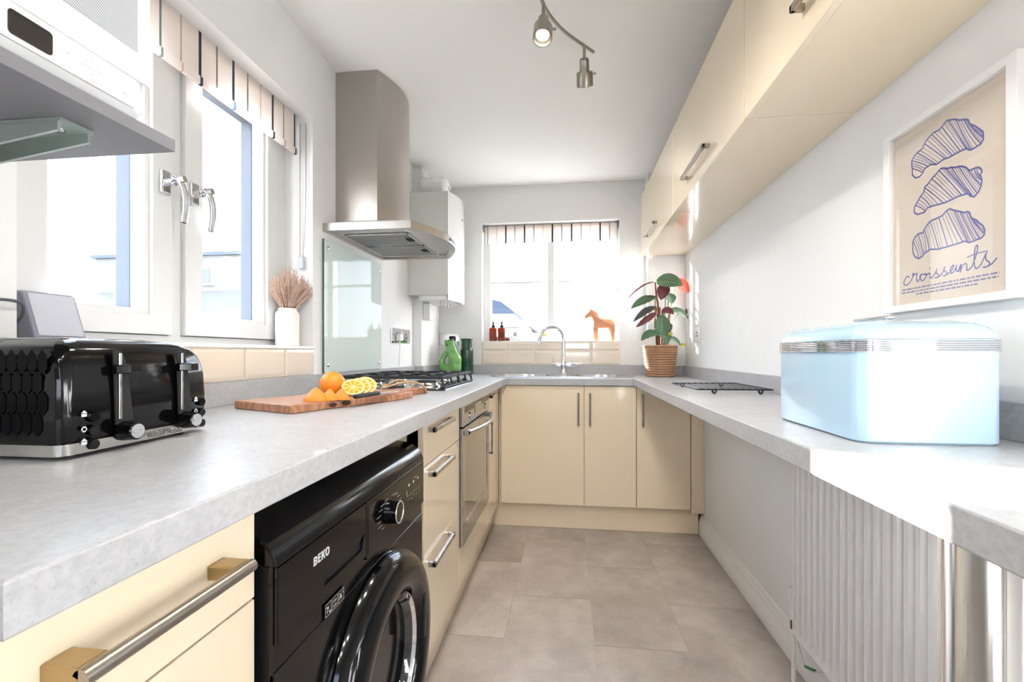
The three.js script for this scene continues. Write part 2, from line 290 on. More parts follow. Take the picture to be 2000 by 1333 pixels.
// ------------------------------------------------------------------ worktop, upstands
const XC = -0.41, XT = -0.366, DK = 2.70, DT = 2.68, XB = 0.378;       // left cabinet fronts, left worktop edge, far cabinet fronts, far worktop edge, right worktop edge
{
  const s = poly([[XL, 0.255], [XT, 0.255], [XT, DT - 0.012], [XT + 0.012, DT], [XB - 0.012, DT], [XB, DT - 0.012], [XB, 0.22], [XR, 0.22], [XR, 3.125], [0.53, 3.125], [0.53, DF], [-0.932, DF], [-0.932, 2.83], [XL, 2.83]]);
  for (const [x, d, a, b] of [[-0.27, 2.97, 0.19, 0.165], [0.19, 2.97, 0.175, 0.165]]) { const h = new THREE.Path(); h.absellipse(x, d, a, b, 0, Math.PI * 2, true); s.holes.push(h); }
  tag(mk('worktop', exPlan(s, 0.86, 0.9, 0.0025, 2, 40), M.worktop), 'U-shaped pale grey speckled laminate worktop around the kitchen', 'worktop');
  const u = thing('worktop_upstand', 'low pale grey laminate upstand along the back of the worktop', 'upstand', [0, 0.9, 1.6]), y0 = 0.9003, y1 = 0.9665, t = 0.018;
  mk('upstand_strip', B(XL, XL + t, y0, y1, 0.255, 2.83, 0.001), M.worktop, u);
  mk('upstand_strip', B(XL + t, -0.932 + t, y0, y1, 2.83 - t, 2.83, 0.001), M.worktop, u);
  mk('upstand_strip', B(-0.932, -0.932 + t, y0, y1, 2.83, DF - t, 0.001), M.worktop, u);
  mk('upstand_strip', B(-0.932, 0.53, y0, y1, DF - t, DF, 0.001), M.worktop, u);
  mk('upstand_strip', B(0.53 - t, 0.53, y0, y1, 3.125, DF - t, 0.001), M.worktop, u);
  mk('upstand_strip', B(0.53 - t, XR - t, y0, y1, 3.125 - t, 3.125, 0.001), M.worktop, u);
  mk('upstand_strip', B(XR - t, XR, y0, y1, 0.22, 3.125, 0.001), M.worktop, u);
}

// ------------------------------------------------------------------ base units
// square-section steel D handle; side = 'L' bar along d on a +x face, 'F' upright bar on a face towards the viewer, 'R' bar along d on a -x face
function dHandle(parent, side, x, y, d, len, mat = M.nickel, out = 0.026) {
  const t = 0.0055, l = len / 2;
  if (side === 'F') return mk('handle', [rod(V(x, y - l, d - out), V(x, y + l, d - out), 0.006), rod(V(x, y - l + 0.015, d), V(x, y - l + 0.015, d - out), 0.005), rod(V(x, y + l - 0.015, d), V(x, y + l - 0.015, d - out), 0.005)], mat, parent);
  const k = side === 'L' ? 1 : -1, o = x + k * out, b = (a, c, ...r) => B(Math.min(a, c), Math.max(a, c), ...r);
  return mk('handle', [b(o - k * t * 2, o, y - 0.0075, y + 0.0075, d - l, d + l, 0.002), b(x, o, y - 0.0075, y + 0.0075, d - l, d - l + 0.011, 0.002), b(x, o, y - 0.0075, y + 0.0075, d + l - 0.011, d + l, 0.002)], mat, parent);
}
const front = (parent, name, y0, y1, d0, d1) => mk(name, B(XC - 0.018, XC, y0, y1, d0 + 0.0015, d1 - 0.0015, 0.0015, 1), M.cream, parent);
const carcassL = (parent, d0, d1) => mk('body', [B(XL + 0.01, XC - 0.0195, 0.15, 0.859, d0, d0 + 0.018), B(XL + 0.01, XC - 0.0195, 0.15, 0.859, d1 - 0.018, d1), B(XL + 0.01, XC - 0.0195, 0.15, 0.168, d0, d1), B(XL + 0.01, XL + 0.02, 0.15, 0.859, d0, d1), B(XC - 0.05, XC - 0.0195, 0.15, 0.859, d0, d1)], M.creamEdge, parent);
{
  const c = thing('pan_drawer_unit', 'glossy cream drawer unit with a long round bar handle beside the washing machine', 'cabinet', [-0.7, 0.15, 0.41]);
  carcassL(c, 0.26, 0.557);
  const f = front(c, 'drawer', 0.728, 0.855, 0.26, 0.557); front(c, 'drawer', 0.44, 0.7255, 0.26, 0.557); front(c, 'drawer', 0.155, 0.4375, 0.26, 0.557);
  const y = 0.797, x = XC + 0.036, h = lab(mk('handle', rod(V(x, y, 0.309), V(x, y, 0.502), 0.0075, 0.0075, 24), M.nickel, f), 'long brushed steel bar handle');
  for (const [a, b] of [[0.309, 0.333], [0.476, 0.5]]) mk('handle_block', exPlan([[XC, a], [x - 0.002, a], [x - 0.002, b], [XC, b]], y - 0.0085, y + 0.0085, 0.0015), M.bronzeBlock, h);
}
{
  const c = thing('drawer_unit', 'glossy cream three-drawer unit between the washing machine and the oven', 'cabinet', [-0.7, 0.15, 1.48]);
  carcassL(c, 1.265, 1.697);
  for (const [y0, y1, hy] of [[0.722, 0.856, 0.822], [0.456, 0.7185, 0.69], [0.155, 0.4525, 0.423]]) dHandle(front(c, 'drawer', y0, y1, 1.265, 1.697), 'L', XC, hy, 1.425, 0.235, M.steel, 0.024);
}
{ // built-under oven
  const o = thing('oven', 'stainless steel built-in electric oven with a curved bar handle', 'oven', [-0.7, 0.3, 2.0]), a = 1.708, b = 2.292, x = XC + 0.012;
  mk('body', B(XL + 0.06, XC - 0.012, 0.3, 0.857, a + 0.002, b - 0.002), M.rubber, o);
  const cp = mk('control_panel', B(XC - 0.012, x, 0.765, 0.853, a, b, 0.002), M.steel, o);
  lab(mk('display', B(x, x + 0.0012, 0.79, 0.832, 1.93, 2.07, 0.0005), M.darkGlass, cp), 'small dark clock display');
  mk('brand_plate', B(x, x + 0.001, 0.815, 0.84, a + 0.03, b - 0.03), S({ color: '#8d857d', metalness: 1, roughness: 0.45 }), cp);
  for (const d of [1.83, 2.17]) mk('control_knob', [rod(V(x, 0.796, d), V(x + 0.003, 0.796, d), 0.015, 0.0145, 24), B(x + 0.002, x + 0.005, 0.782, 0.81, d - 0.002, d + 0.002, 0.0008)], M.steel, cp);
  const dr = mk('door', exSide(holed(a, b, 0.305, 0.758, [[a + 0.05, b - 0.05, 0.385, 0.72]]), XC - 0.012, x, 0.0015), M.steel, o);
  lab(mk('door_glass', B(XC - 0.008, x - 0.003, 0.37, 0.73, a + 0.045, b - 0.045), M.darkGlass, dr), 'dark tinted oven door glass');
  const hp = []; for (let i = 0; i <= 10; i++) { const t = i / 10; hp.push(V(x + 0.016 + 0.035 * Math.sin(Math.PI * t), 0.742, a + 0.02 + (b - a - 0.04) * t)); }
  mk('handle', [tube(hp, 0.0095, 10, 40), B(x, x + 0.02, 0.73, 0.754, a + 0.012, a + 0.03, 0.003), B(x, x + 0.02, 0.73, 0.754, b - 0.03, b - 0.012, 0.003)], M.steel, dr);
}
{
  const c = thing('oven_housing', 'cream housing with a plain panel below the oven', 'cabinet', [-0.7, 0.15, 2.0]);
  mk('body', [B(XL + 0.01, XC - 0.02, 0.15, 0.859, 1.698, 1.706), B(XL + 0.01, XC - 0.02, 0.15, 0.859, 2.294, 2.302), B(XL + 0.01, XC - 0.02, 0.15, 0.3, 1.706, 2.294)], M.creamEdge, c);
  mk('lower_panel', B(XC - 0.018, XC, 0.155, 0.2995, 1.6985, 2.3005, 0.0015, 1), M.cream, c);
}
{
  const c = thing('narrow_unit', 'narrow glossy cream unit with one small drawer and a door past the oven', 'cabinet', [-0.7, 0.15, 2.4]);
  carcassL(c, 2.304, 2.52);
  dHandle(front(c, 'drawer', 0.74, 0.856, 2.304, 2.52), 'L', XC, 0.822, 2.41, 0.16, M.steel, 0.024);
  const d = front(c, 'door', 0.155, 0.7365, 2.304, 2.52);
  mk('handle', [B(XC + 0.014, XC + 0.024, 0.525, 0.69, 2.335, 2.347, 0.002), B(XC, XC + 0.024, 0.525, 0.536, 2.335, 2.347, 0.001), B(XC, XC + 0.024, 0.679, 0.69, 2.335, 2.347, 0.001)], M.steel, d);
  mk('corner_post', B(XC - 0.018, XC - 0.001, 0.155, 0.856, 2.522, 2.699, 0.0015, 1), M.cream, c);
}
const doorF = (parent, x0, x1, hx) => { const d = mk('door', B(x0 + 0.0018, x1 - 0.0018, 0.155, 0.856, DK, DK + 0.018, 0.0015, 1), M.cream, parent); if (hx !== undefined) dHandle(d, 'F', hx, 0.722, DK, 0.192); return d; };
const carcassF = (parent, x0, x1, DE = DF) => mk('body', [B(x0, x0 + 0.018, 0.15, 0.7, DK + 0.02, DE - 0.02), B(x1 - 0.018, x1, 0.15, 0.7, DK + 0.02, DE - 0.02), B(x0, x1, 0.15, 0.168, DK + 0.02, DE - 0.02), B(x0, x1, 0.15, 0.7, DE - 0.03, DE - 0.02), B(x0, x1, 0.15, 0.859, DK + 0.0195, DK + 0.03)], M.creamEdge, parent);
{
  const c = thing('sink_unit', 'glossy cream base unit with two doors of unequal width under the sink', 'cabinet', [0, 0.15, 3]);
  carcassF(c, -0.4, 0.394); doorF(c, -0.399, 0.095, 0.061); doorF(c, 0.095, 0.394, 0.128);
  mk('filler_strip', B(-0.4085, -0.4005, 0.155, 0.856, DK + 0.004, DK + 0.018), M.creamEdge, c);
}
{
  const c = thing('corner_unit', 'glossy cream single-door base unit in the corner below the plant', 'cabinet', [0.55, 0.15, 3]);
  carcassF(c, 0.396, 0.696, 3.12); doorF(c, 0.394, 0.696, 0.428);
  mk('filler_panel', B(0.698, XR - 0.001, 0.135, 0.856, DK, DK + 0.018, 0.0015, 1), M.cream, c);
}
{
  const k = thing('plinth', 'cream kick boards along the foot of the base units', 'plinth', [-0.4, 0, 2]);
  mk('kick_board', B(-0.471, -0.455, 0.001, 0.1495, 1.2, 2.755, 0.001), M.cream, k); mk('kick_board', B(-0.471, -0.455, 0.001, 0.1495, 0.26, 0.557, 0.001), M.cream, k);
  mk('kick_board', B(-0.4545, XR - 0.02, 0.001, 0.1495, 2.748, 2.764, 0.001), M.cream, k);
}
{ // washing machine
  const w = thing('washing_machine', 'black gloss front-loading washing machine under the worktop', 'washing machine', [-0.68, 0, 0.88]);
  const a = 0.566, b = 1.196, x = -0.387, yt = 0.812;
  const prof = new THREE.Shape(); prof.moveTo(-0.94, 0.02); prof.lineTo(x - 0.012, 0.02); prof.lineTo(x - 0.012, 0.755); prof.lineTo(x - 0.03, 0.79); prof.lineTo(-0.47, yt - 0.004); prof.lineTo(-0.94, yt - 0.004);
  mk('body', exFront(prof, a + 0.003, b - 0.003), M.blackSatin, w);
  // top with its rolled front edge
  const top = new THREE.Shape(); top.moveTo(-0.94, yt - 0.01); top.lineTo(-0.94, yt); top.lineTo(x - 0.085, yt); top.bezierCurveTo(x - 0.04, yt, x - 0.008, yt - 0.012, x, yt - 0.05); top.lineTo(x - 0.02, yt - 0.05); top.lineTo(x - 0.06, yt - 0.012); top.closePath();
  mk('top_panel', exFront(top, a, b, 0.002), M.black, w);
  const yp = 0.618;                                                                       // lower edge of the control strip
  mk('front_panel', [B(x - 0.012, x - 0.004, 0.03, yp, a + 0.002, b - 0.002, 0.002), B(x - 0.012, x - 0.006, yp - 0.03, 0.762, a + 0.002, b - 0.002)], M.black, w);
  const dd = 0.842;                                                                        // where the soap drawer meets the control panel
  const dsh = poly([[a + 0.004, 0.656], [dd - 0.001, 0.656], [dd - 0.001, 0.76], [a + 0.004, 0.76]]);
  const hole = new THREE.Path(); hole.moveTo(0.69, 0.676); hole.lineTo(dd - 0.02, 0.676); hole.lineTo(dd - 0.008, 0.704); hole.lineTo(0.79, 0.69); hole.lineTo(0.69, 0.69); hole.closePath(); dsh.holes.push(hole);
  const dw = mk('soap_drawer', exSide(dsh, x - 0.006, x, 0.001), M.black, w);
  mk('finger_recess', B(x - 0.02, x - 0.0055, 0.67, 0.71, 0.685, dd - 0.006), M.blackSatin, dw);
  const word = new TextGeometry('BEKO', { font, size: 0.0135, depth: 0.0008, curveSegments: 4 }).rotateY(Math.PI / 2).translate(x, 0.722, -0.655);
  lab(mk('logo', word, S({ color: '#c9c9cb', roughness: 0.4 }), dw), 'silver BEKO lettering');
  const cpT = canvasTex(1024, 480, (g, W, Hh) => {
    g.fillStyle = '#08080a'; g.fillRect(0, 0, W, Hh); g.fillStyle = g.strokeStyle = '#8d857b'; g.lineWidth = 3;
    const cx = 330, cy = 235; // marks round the dial: short bars of small print
    for (let k = 0; k < 14; k++) { const t = -2.5 + k * 0.385, rx = 150, ry = 145, px = cx + rx * Math.sin(t), py = cy - ry * Math.cos(t); const l = 46 + (k * 17) % 30; g.fillRect(px < cx ? px - l : px, py - 5, l, 9); }
    g.strokeRect(640, 250, 330, 3); for (let k = 0; k < 5; k++) g.fillRect(660 + k * 62, 290 + (k % 2) * 16, 34, 8); g.fillStyle = '#a39a90'; for (let k = 0; k < 3; k++) { g.beginPath(); g.arc(690 + k * 100, 130, 16, 0, 7); g.fill(); }
    g.fillRect(640, 180, 12, 60); g.fillRect(800, 90, 60, 8);
  });
  const cp = mk('control_panel', B(x - 0.006, x, yp + 0.03, 0.76, dd + 0.001, b - 0.002, 0.001), M.black, w);
  { const g = new THREE.PlaneGeometry(0.34, 0.1).rotateY(Math.PI / 2).translate(x + 0.0006, 0.703, -(dd + 0.177)); lab(mk('panel_print', g, P({ map: cpT, roughness: 0.12, specularIntensity: 0.75 }), cp), 'grey printed programme marks'); }
  const kn = mk('dial', rod(V(x, 0.706, 0.948), V(x + 0.026, 0.706, 0.948), 0.026, 0.024, 40), M.black, cp);
  lab(mk('dial_ring', new THREE.TorusGeometry(0.0225, 0.0018, 8, 48).rotateY(Math.PI / 2).translate(x + 0.0262, 0.706, -0.948), M.chrome, kn), 'thin silver ring');
  // rating marks
  const mt = canvasTex(512, 200, (g, W, Hh) => { g.fillStyle = '#0a0a0c'; g.fillRect(0, 0, W, Hh); g.strokeStyle = g.fillStyle = '#c9c9c9'; g.lineWidth = 6; for (let k = 0; k < 3; k++) { g.strokeRect(20 + k * 165, 20, 140, 160); } g.font = 'bold 110px sans-serif'; g.fillText('7', 40, 140); g.font = 'bold 44px sans-serif'; g.fillText('kg', 105, 160); g.fillText('1200', 198, 90); g.fillText('rpm', 210, 150); g.font = 'bold 110px sans-serif'; g.fillText('A', 368, 140); g.font = 'bold 60px sans-serif'; g.fillText('+', 446, 90); });
  lab(mk('rating_sticker', new THREE.PlaneGeometry(0.066, 0.0245).rotateY(Math.PI / 2).translate(x - 0.0034, 0.629, -0.728), P({ map: mt, roughness: 0.12, specularIntensity: 0.75 }), w), 'three small white rating symbols');
  // door
  const cd = 0.925, cy = 0.375, ax = (r, X) => new THREE.Vector2(r, X);
  const turnX = (pts, seg = 72) => new THREE.LatheGeometry(pts.map(([r, X]) => ax(r, X)), seg).rotateZ(-Math.PI / 2).translate(x, cy, -cd);
  const dr = mk('door', turnX([[0.15, 0.018], [0.158, 0.034], [0.176, 0.04], [0.2, 0.04], [0.222, 0.034], [0.238, 0.018], [0.243, -0.002]]), M.black, w);
  lab(mk('door_glass', turnX([[0.0005, -0.06], [0.07, -0.055], [0.12, -0.03], [0.142, 0.004], [0.15, 0.02]]), P({ color: '#20242a', roughness: 0.03, clearcoat: 1, clearcoatRoughness: 0.01, metalness: 0.25 }), dr), 'dished dark door glass');
  mk('glass_rim', turnX([[0.143, 0.004], [0.149, 0.02], [0.1535, 0.022], [0.152, 0.018]]), M.chrome, dr);
  mk('inner_rim', turnX([[0.075, -0.053], [0.082, -0.047], [0.09, -0.045]]), M.chrome, dr);
  mk('door_grip', B(x + 0.02, x + 0.042, cy - 0.02, cy + 0.09, cd + 0.15, cd + 0.165, 0.004), M.blackSatin, dr);
  for (const d of [a + 0.06, b - 0.06]) for (const xx of [-0.45, -0.88]) mk('foot', rod(V(xx, 0.001, d), V(xx, 0.03, d), 0.022), M.rubber, w);
}

// ------------------------------------------------------------------ wall units on the right
{
  const XF = 0.482, y0 = 1.692, y1 = 2.09;
  [[0.42, 1.325, 0.86, 'glossy cream lift-up wall unit above the croissant picture'], [1.325, 2.185, 1.78, 'glossy cream lift-up wall unit between two others above the cooling rack'], [2.185, 3.115, 2.7, 'glossy cream lift-up wall unit in the corner above the plant']].forEach(([d0, d1, hd, label]) => {
    const c = thing('wall_unit', label, 'cabinet', [XR, y0, (d0 + d1) / 2], 0, 'wall units on the right wall');
    mk('body', [B(XF + 0.02, XR, y0 + 0.004, y0 + 0.022, d0 + 0.001, d1 - 0.001, 0.001), B(XF + 0.02, XR, y1 - 0.018, y1, d0 + 0.001, d1 - 0.001), B(XF + 0.02, XR, y0 + 0.02, y1 - 0.018, d0 + 0.001, d0 + 0.019), B(XF + 0.02, XR, y0 + 0.02, y1 - 0.018, d1 - 0.019, d1 - 0.001), B(XR - 0.01, XR, y0 + 0.02, y1 - 0.018, d0 + 0.019, d1 - 0.019)], M.cream, c);
    const f = mk('door', B(XF, XF + 0.018, y0, y1, d0 + 0.0015, d1 - 0.0015, 0.0015, 1), M.cream, c);
    dHandle(f, 'R', XF, 1.762, hd, 0.3, M.nickel, 0.026);
  });
}
// ------------------------------------------------------------------ blinds
const blindTex = canvasTex(1024, 64, (g, W, Hh) => {
  g.fillStyle = '#fdf6f1'; g.fillRect(0, 0, W, Hh);
  for (let k = 0; k < 1024; k += 2) { g.fillStyle = `rgba(150,120,105,${0.03 + 0.05 * hash(k, 1, 9)})`; g.fillRect(k, 0, 1, Hh); }
  const st = (p, w, c) => { g.fillStyle = c; g.fillRect(p * W - w * W / 2, 0, w * W, Hh); };
  st(0.06, 0.03, '#2d3147'); st(0.255, 0.02, '#a9a3a6'); st(0.465, 0.03, '#345069'); st(0.665, 0.02, '#9aa3a6'); st(0.86, 0.014, '#dcc3ae');
});
blindTex.wrapS = blindTex.wrapT = THREE.RepeatWrapping;
M.blind = P({ map: blindTex, roughness: 1, transmission: 0.7, thickness: 0, side: THREE.DoubleSide });
function sheetUV(g, f) { g = nonIdx(g); const p = g.attributes.position, uv = new Float32Array(p.count * 2); for (let i = 0; i < p.count; i++) { const q = f(p.getX(i), p.getY(i), -p.getZ(i)); uv[i * 2] = q[0]; uv[i * 2 + 1] = q[1]; } g.setAttribute('uv', new THREE.BufferAttribute(uv, 2)); return g; }
{
  const b = thing('roller_blind', 'rolled-up cream blind with navy stripes at the wide left window', 'blind', [-1.045, 1.8, 1.18]), per = 0.322, ph = (x, y, d) => [(d - 1.18) / per + 0.06, y * 3];
  mk('fabric', sheetUV(B(-1.0405, -1.0395, 1.838, 1.966, 0.722, 1.645), ph), M.blind, b);
  mk('hem', sheetUV(B(-1.046, -1.034, 1.813, 1.8385, 0.722, 1.645, 0.004), ph), M.blind, b);
  mk('roller', rod(V(-1.062, 1.945, 0.715), V(-1.062, 1.945, 1.65), 0.019), M.white, b);
  const ch = mk('pull_chain', [tube([V(-1.03, 1.94, 1.653), V(-1.03, 1.42, 1.653)], 0.0017, 5, 2), tube([V(-1.006, 1.94, 1.653), V(-1.008, 1.6, 1.654), V(-1.018, 1.42, 1.653)], 0.0017, 5, 20)], M.nickel, b);
  const beads = []; for (let k = 0; k < 60; k++) beads.push(new THREE.IcosahedronGeometry(0.0026, 0).translate(-1.03, 1.425 + k * 0.0087, -1.653)); mk('chain_beads', beads, M.chrome, ch);
  mk('chain_weight', B(-1.034, -1.012, 1.375, 1.425, 1.645, 1.661, 0.004), P({ color: '#dfe3e6', roughness: 0.2, transmission: 0.5 }), ch);
}
{
  const b = thing('roller_blind', 'rolled-up cream blind with navy stripes at the window above the sink', 'blind', [-0.13, 1.85, 3.29]), ph = (x, y, d) => [(x + 0.448) / 0.338 + 0.06, y * 3];
  mk('fabric', sheetUV(B(-0.597, 0.335, 1.877, 1.978, 3.2895, 3.2905), ph), M.blind, b);
  mk('hem', sheetUV(B(-0.597, 0.335, 1.848, 1.8775, 3.284, 3.296, 0.004), ph), M.blind, b);
  mk('roller', rod(V(-0.605, 1.962, 3.31), V(0.345, 1.962, 3.31), 0.018), M.white, b);
  for (const x of [-0.614, 0.347]) mk('end_bracket', B(x, x + 0.0072, 1.94, 1.984, 3.27, 3.325, 0.003), M.grey, b);
}

// ------------------------------------------------------------------ sink and tap
{
  const s = thing('sink', 'inset stainless steel sink with two round bowls below the window', 'sink', [-0.04, 0.9, 2.97]);
  const pl = new THREE.Shape(); const x0 = -0.5, x1 = 0.42, d0 = 2.775, d1 = 3.165, r = 0.19;
  pl.moveTo(x0 + r, d0); pl.lineTo(x1 - r, d0); pl.absarc(x1 - r, d0 + r, r, -Math.PI / 2, 0); pl.lineTo(x1, d1 - r); pl.absarc(x1 - r, d1 - r, r, 0, Math.PI / 2); pl.lineTo(x0 + r, d1); pl.absarc(x0 + r, d1 - r, r, Math.PI / 2, Math.PI); pl.lineTo(x0, d0 + r); pl.absarc(x0 + r, d0 + r, r, Math.PI, Math.PI * 1.5);
  for (const [x, a] of [[-0.27, 0.178], [0.19, 0.163]]) { const h = new THREE.Path(); h.absellipse(x, 2.97, a, 0.152, 0, Math.PI * 2, true); pl.holes.push(h); }
  const st = S({ color: '#d2d3d4', metalness: 1, roughness: 0.2 });
  mk('rim', exPlan(pl, 0.9003, 0.9052, 0.0018, 2, 40), st, s);
  for (const [x, a] of [[-0.27, 0.178], [0.19, 0.163]]) {
    const pts = [[1, 0.904], [0.985, 0.89], [0.96, 0.8], [0.86, 0.755], [0.5, 0.745], [0.001, 0.744]].map(([k, y]) => new THREE.Vector2(k, y));
    const bw = mk('bowl', new THREE.LatheGeometry(pts, 56).scale(a, 1, 0.152).translate(x, 0, -2.97), st, s);
    mk('drain', lathe([[0.001, 0.748], [0.03, 0.748], [0.034, 0.7455]], [x, 0, 2.97], 24), M.chrome, bw);
  }
}
{
  const t = thing('mixer_tap', 'chrome swan-neck mixer tap with two lever handles behind the sink', 'tap', [-0.028, 0.905, 3.115]), x = -0.028, d = 3.115;
  mk('body', [lathe([[0.027, 0], [0.027, 0.006], [0.019, 0.012], [0.018, 0.05], [0.021, 0.056], [0.021, 0.075], [0.0165, 0.082], [0.0145, 0.12], [0.001, 0.12]], [x, 0.9053, d]), rod(V(x - 0.05, 0.97, d), V(x + 0.05, 0.97, d), 0.0125)], M.chrome, t);
  const sp = [V(x, 1.0, d), V(x, 1.13, d)]; for (let i = 0; i <= 10; i++) { const a = Math.PI * 0.93 * i / 10; sp.push(V(x - 0.078 + 0.078 * Math.cos(a), 1.145 + 0.082 * Math.sin(a), d - 0.05 * (1 - Math.cos(a)) / 2)); } sp.push(V(x - 0.166, 1.125, d - 0.053));
  mk('spout', [tube(sp, 0.0115, 14, 70), rod(V(x - 0.164, 1.128, d - 0.0525), V(x - 0.1665, 1.113, d - 0.0535), 0.0128)], M.chrome, t);
  const lv = (k) => mk('lever', [rod(V(x + k * 0.048, 0.97, d), V(x + k * 0.08, 0.97, d), 0.0145, 0.0125), tube(k < 0 ? [V(x - 0.07, 0.972, d), V(x - 0.071, 1.0, d), V(x - 0.072, 1.035, d)] : [V(x + 0.07, 0.972, d), V(x + 0.1, 0.978, d), V(x + 0.125, 0.976, d)], 0.004, 8)], M.chrome, t);
  lv(-1); lv(1);
}

// ------------------------------------------------------------------ cooker hood, splashback, hob
{
  const h = thing('cooker_hood', 'brushed steel chimney cooker hood with a curved canopy above the hob', 'cooker hood', [XL, 1.545, 2.035]), cd = 2.035;
  const arc = (x0, xm, a, b, n = 20) => { const out = []; for (let i = 0; i <= n; i++) { const t = i / n; out.push([x0 + (xm - x0) * Math.sin(Math.PI * t), a + (b - a) * t]); } return out; };
  const chim = [[XL, 1.842], ...arc(-0.8, -0.748, 1.842, 2.228), [XL, 2.228]];
  mk('chimney', toCreasedNormals(exPlan(chim, 1.6, H - 0.001), 0.5), M.steelHood, h);
  mk('chimney_sleeve', toCreasedNormals(exPlan(chim.map(([x, d]) => [x === XL ? x : x + 0.0012, d < 1.843 ? d - 0.0012 : d > 2.227 ? d + 0.0012 : d]), 1.6, 2.19), 0.5), M.steelHood, h);
  const lipT = 1.576, lipB = 1.545, a = 1.737, b = 2.333;
  const outline = (ins) => [[XL, a + ins], ...arc(-0.615 - ins, -0.522 - ins, a + ins, b - ins, 28), [XL, b - ins]];
  const shell = poly(outline(0)); const inner = new THREE.Path(); outline(0.028).map(([x, d]) => [Math.max(x, XL + 0.02), d]).reverse().forEach(([x, d], i) => (i ? inner.lineTo(x, d) : inner.moveTo(x, d))); inner.closePath(); shell.holes.push(inner);
  const lip = mk('canopy', toCreasedNormals(exPlan(shell, lipB, lipT), 0.5), M.steelHood, h);
  const up = outline(0).map(([x, d]) => V(x, lipT, d)), top = [[XL, 1.842], ...arc(-0.8, -0.748, 1.842, 2.228, 28), [XL, 2.228]].map(([x, d]) => V(x, 1.612, d));
  mk('canopy_top', loft([up, top], false, false, 0.5), M.steelHood, h);
  mk('underside', exPlan(outline(0.027), lipB + 0.008, lipB + 0.013), M.steelHood, h);
  const fm = tiled(S({ color: '#8f8f8f', metalness: 0.9, roughness: 0.5, bumpMap: tex(128, (u, v) => gray(((Math.floor(u * 32) + Math.floor(v * 32)) % 2) * 255), false), bumpScale: 0.0008 }), 0.08);
  for (const [p, q] of [[1.83, 2.028], [2.042, 2.24]]) { const f = mk('grease_filter', B(-0.94, -0.66, lipB + 0.003, lipB + 0.0085, p, q, 0.001), fm, h); mk('filter_edge', [B(-0.94, -0.66, lipB + 0.001, lipB + 0.004, p, p + 0.006), B(-0.94, -0.66, lipB + 0.001, lipB + 0.004, q - 0.006, q), B(-0.666, -0.66, lipB + 0.001, lipB + 0.004, p, q)], M.steel, f); mk('catch', B(-0.7, -0.672, lipB - 0.001, lipB + 0.003, (p + q) / 2 - 0.02, (p + q) / 2 + 0.02, 0.001), M.rubber, f); }
  for (const d of [1.79, 2.285]) { const l = mk('lamp_fitting', lathe([[0.034, 0.004], [0.034, 0], [0.026, -0.001], [0.001, 0.001]], [-0.64, lipB + 0.005, d]), M.steel, h); mk('lamp_lens', lathe([[0.022, -0.0015], [0.001, -0.002]], [-0.64, lipB + 0.005, d]), S({ color: '#c9c9c4', roughness: 0.3 }), l); }
  lab(mk('control_strip', B(-0.5245, -0.5215, lipB + 0.008, lipB + 0.023, 1.99, 2.08, 0.001), S({ color: '#2d3f6a', roughness: 0.2 }), lip), 'small blue control strip');
}
{
  const g = thing('glass_splashback', 'pale green glass splashback fixed to the wall behind the hob', 'splashback', [XL, 0.968, 2.0]);
  mk('pane', B(XL + 0.004, XL + 0.01, 0.9685, 1.512, 1.732, 2.302, 0.0012), P({ color: '#d3dfda', roughness: 0.02, ior: 1.45, specularIntensity: 0.2 }), g);
  mk('glass_edge', B(XL + 0.0035, XL + 0.0105, 0.9685, 1.512, 1.7305, 1.7319), P({ color: '#49665f', roughness: 0.1 }), g);
  for (const d of [1.76, 2.274]) for (const y of [1.0, 1.48]) mk('screw', lathe([[0.008, 0], [0.007, 0.003], [0.001, 0.0035]], [0, 0, 0], 16).rotateZ(-Math.PI / 2).translate(XL + 0.01, y, -d), M.chrome, g);
}
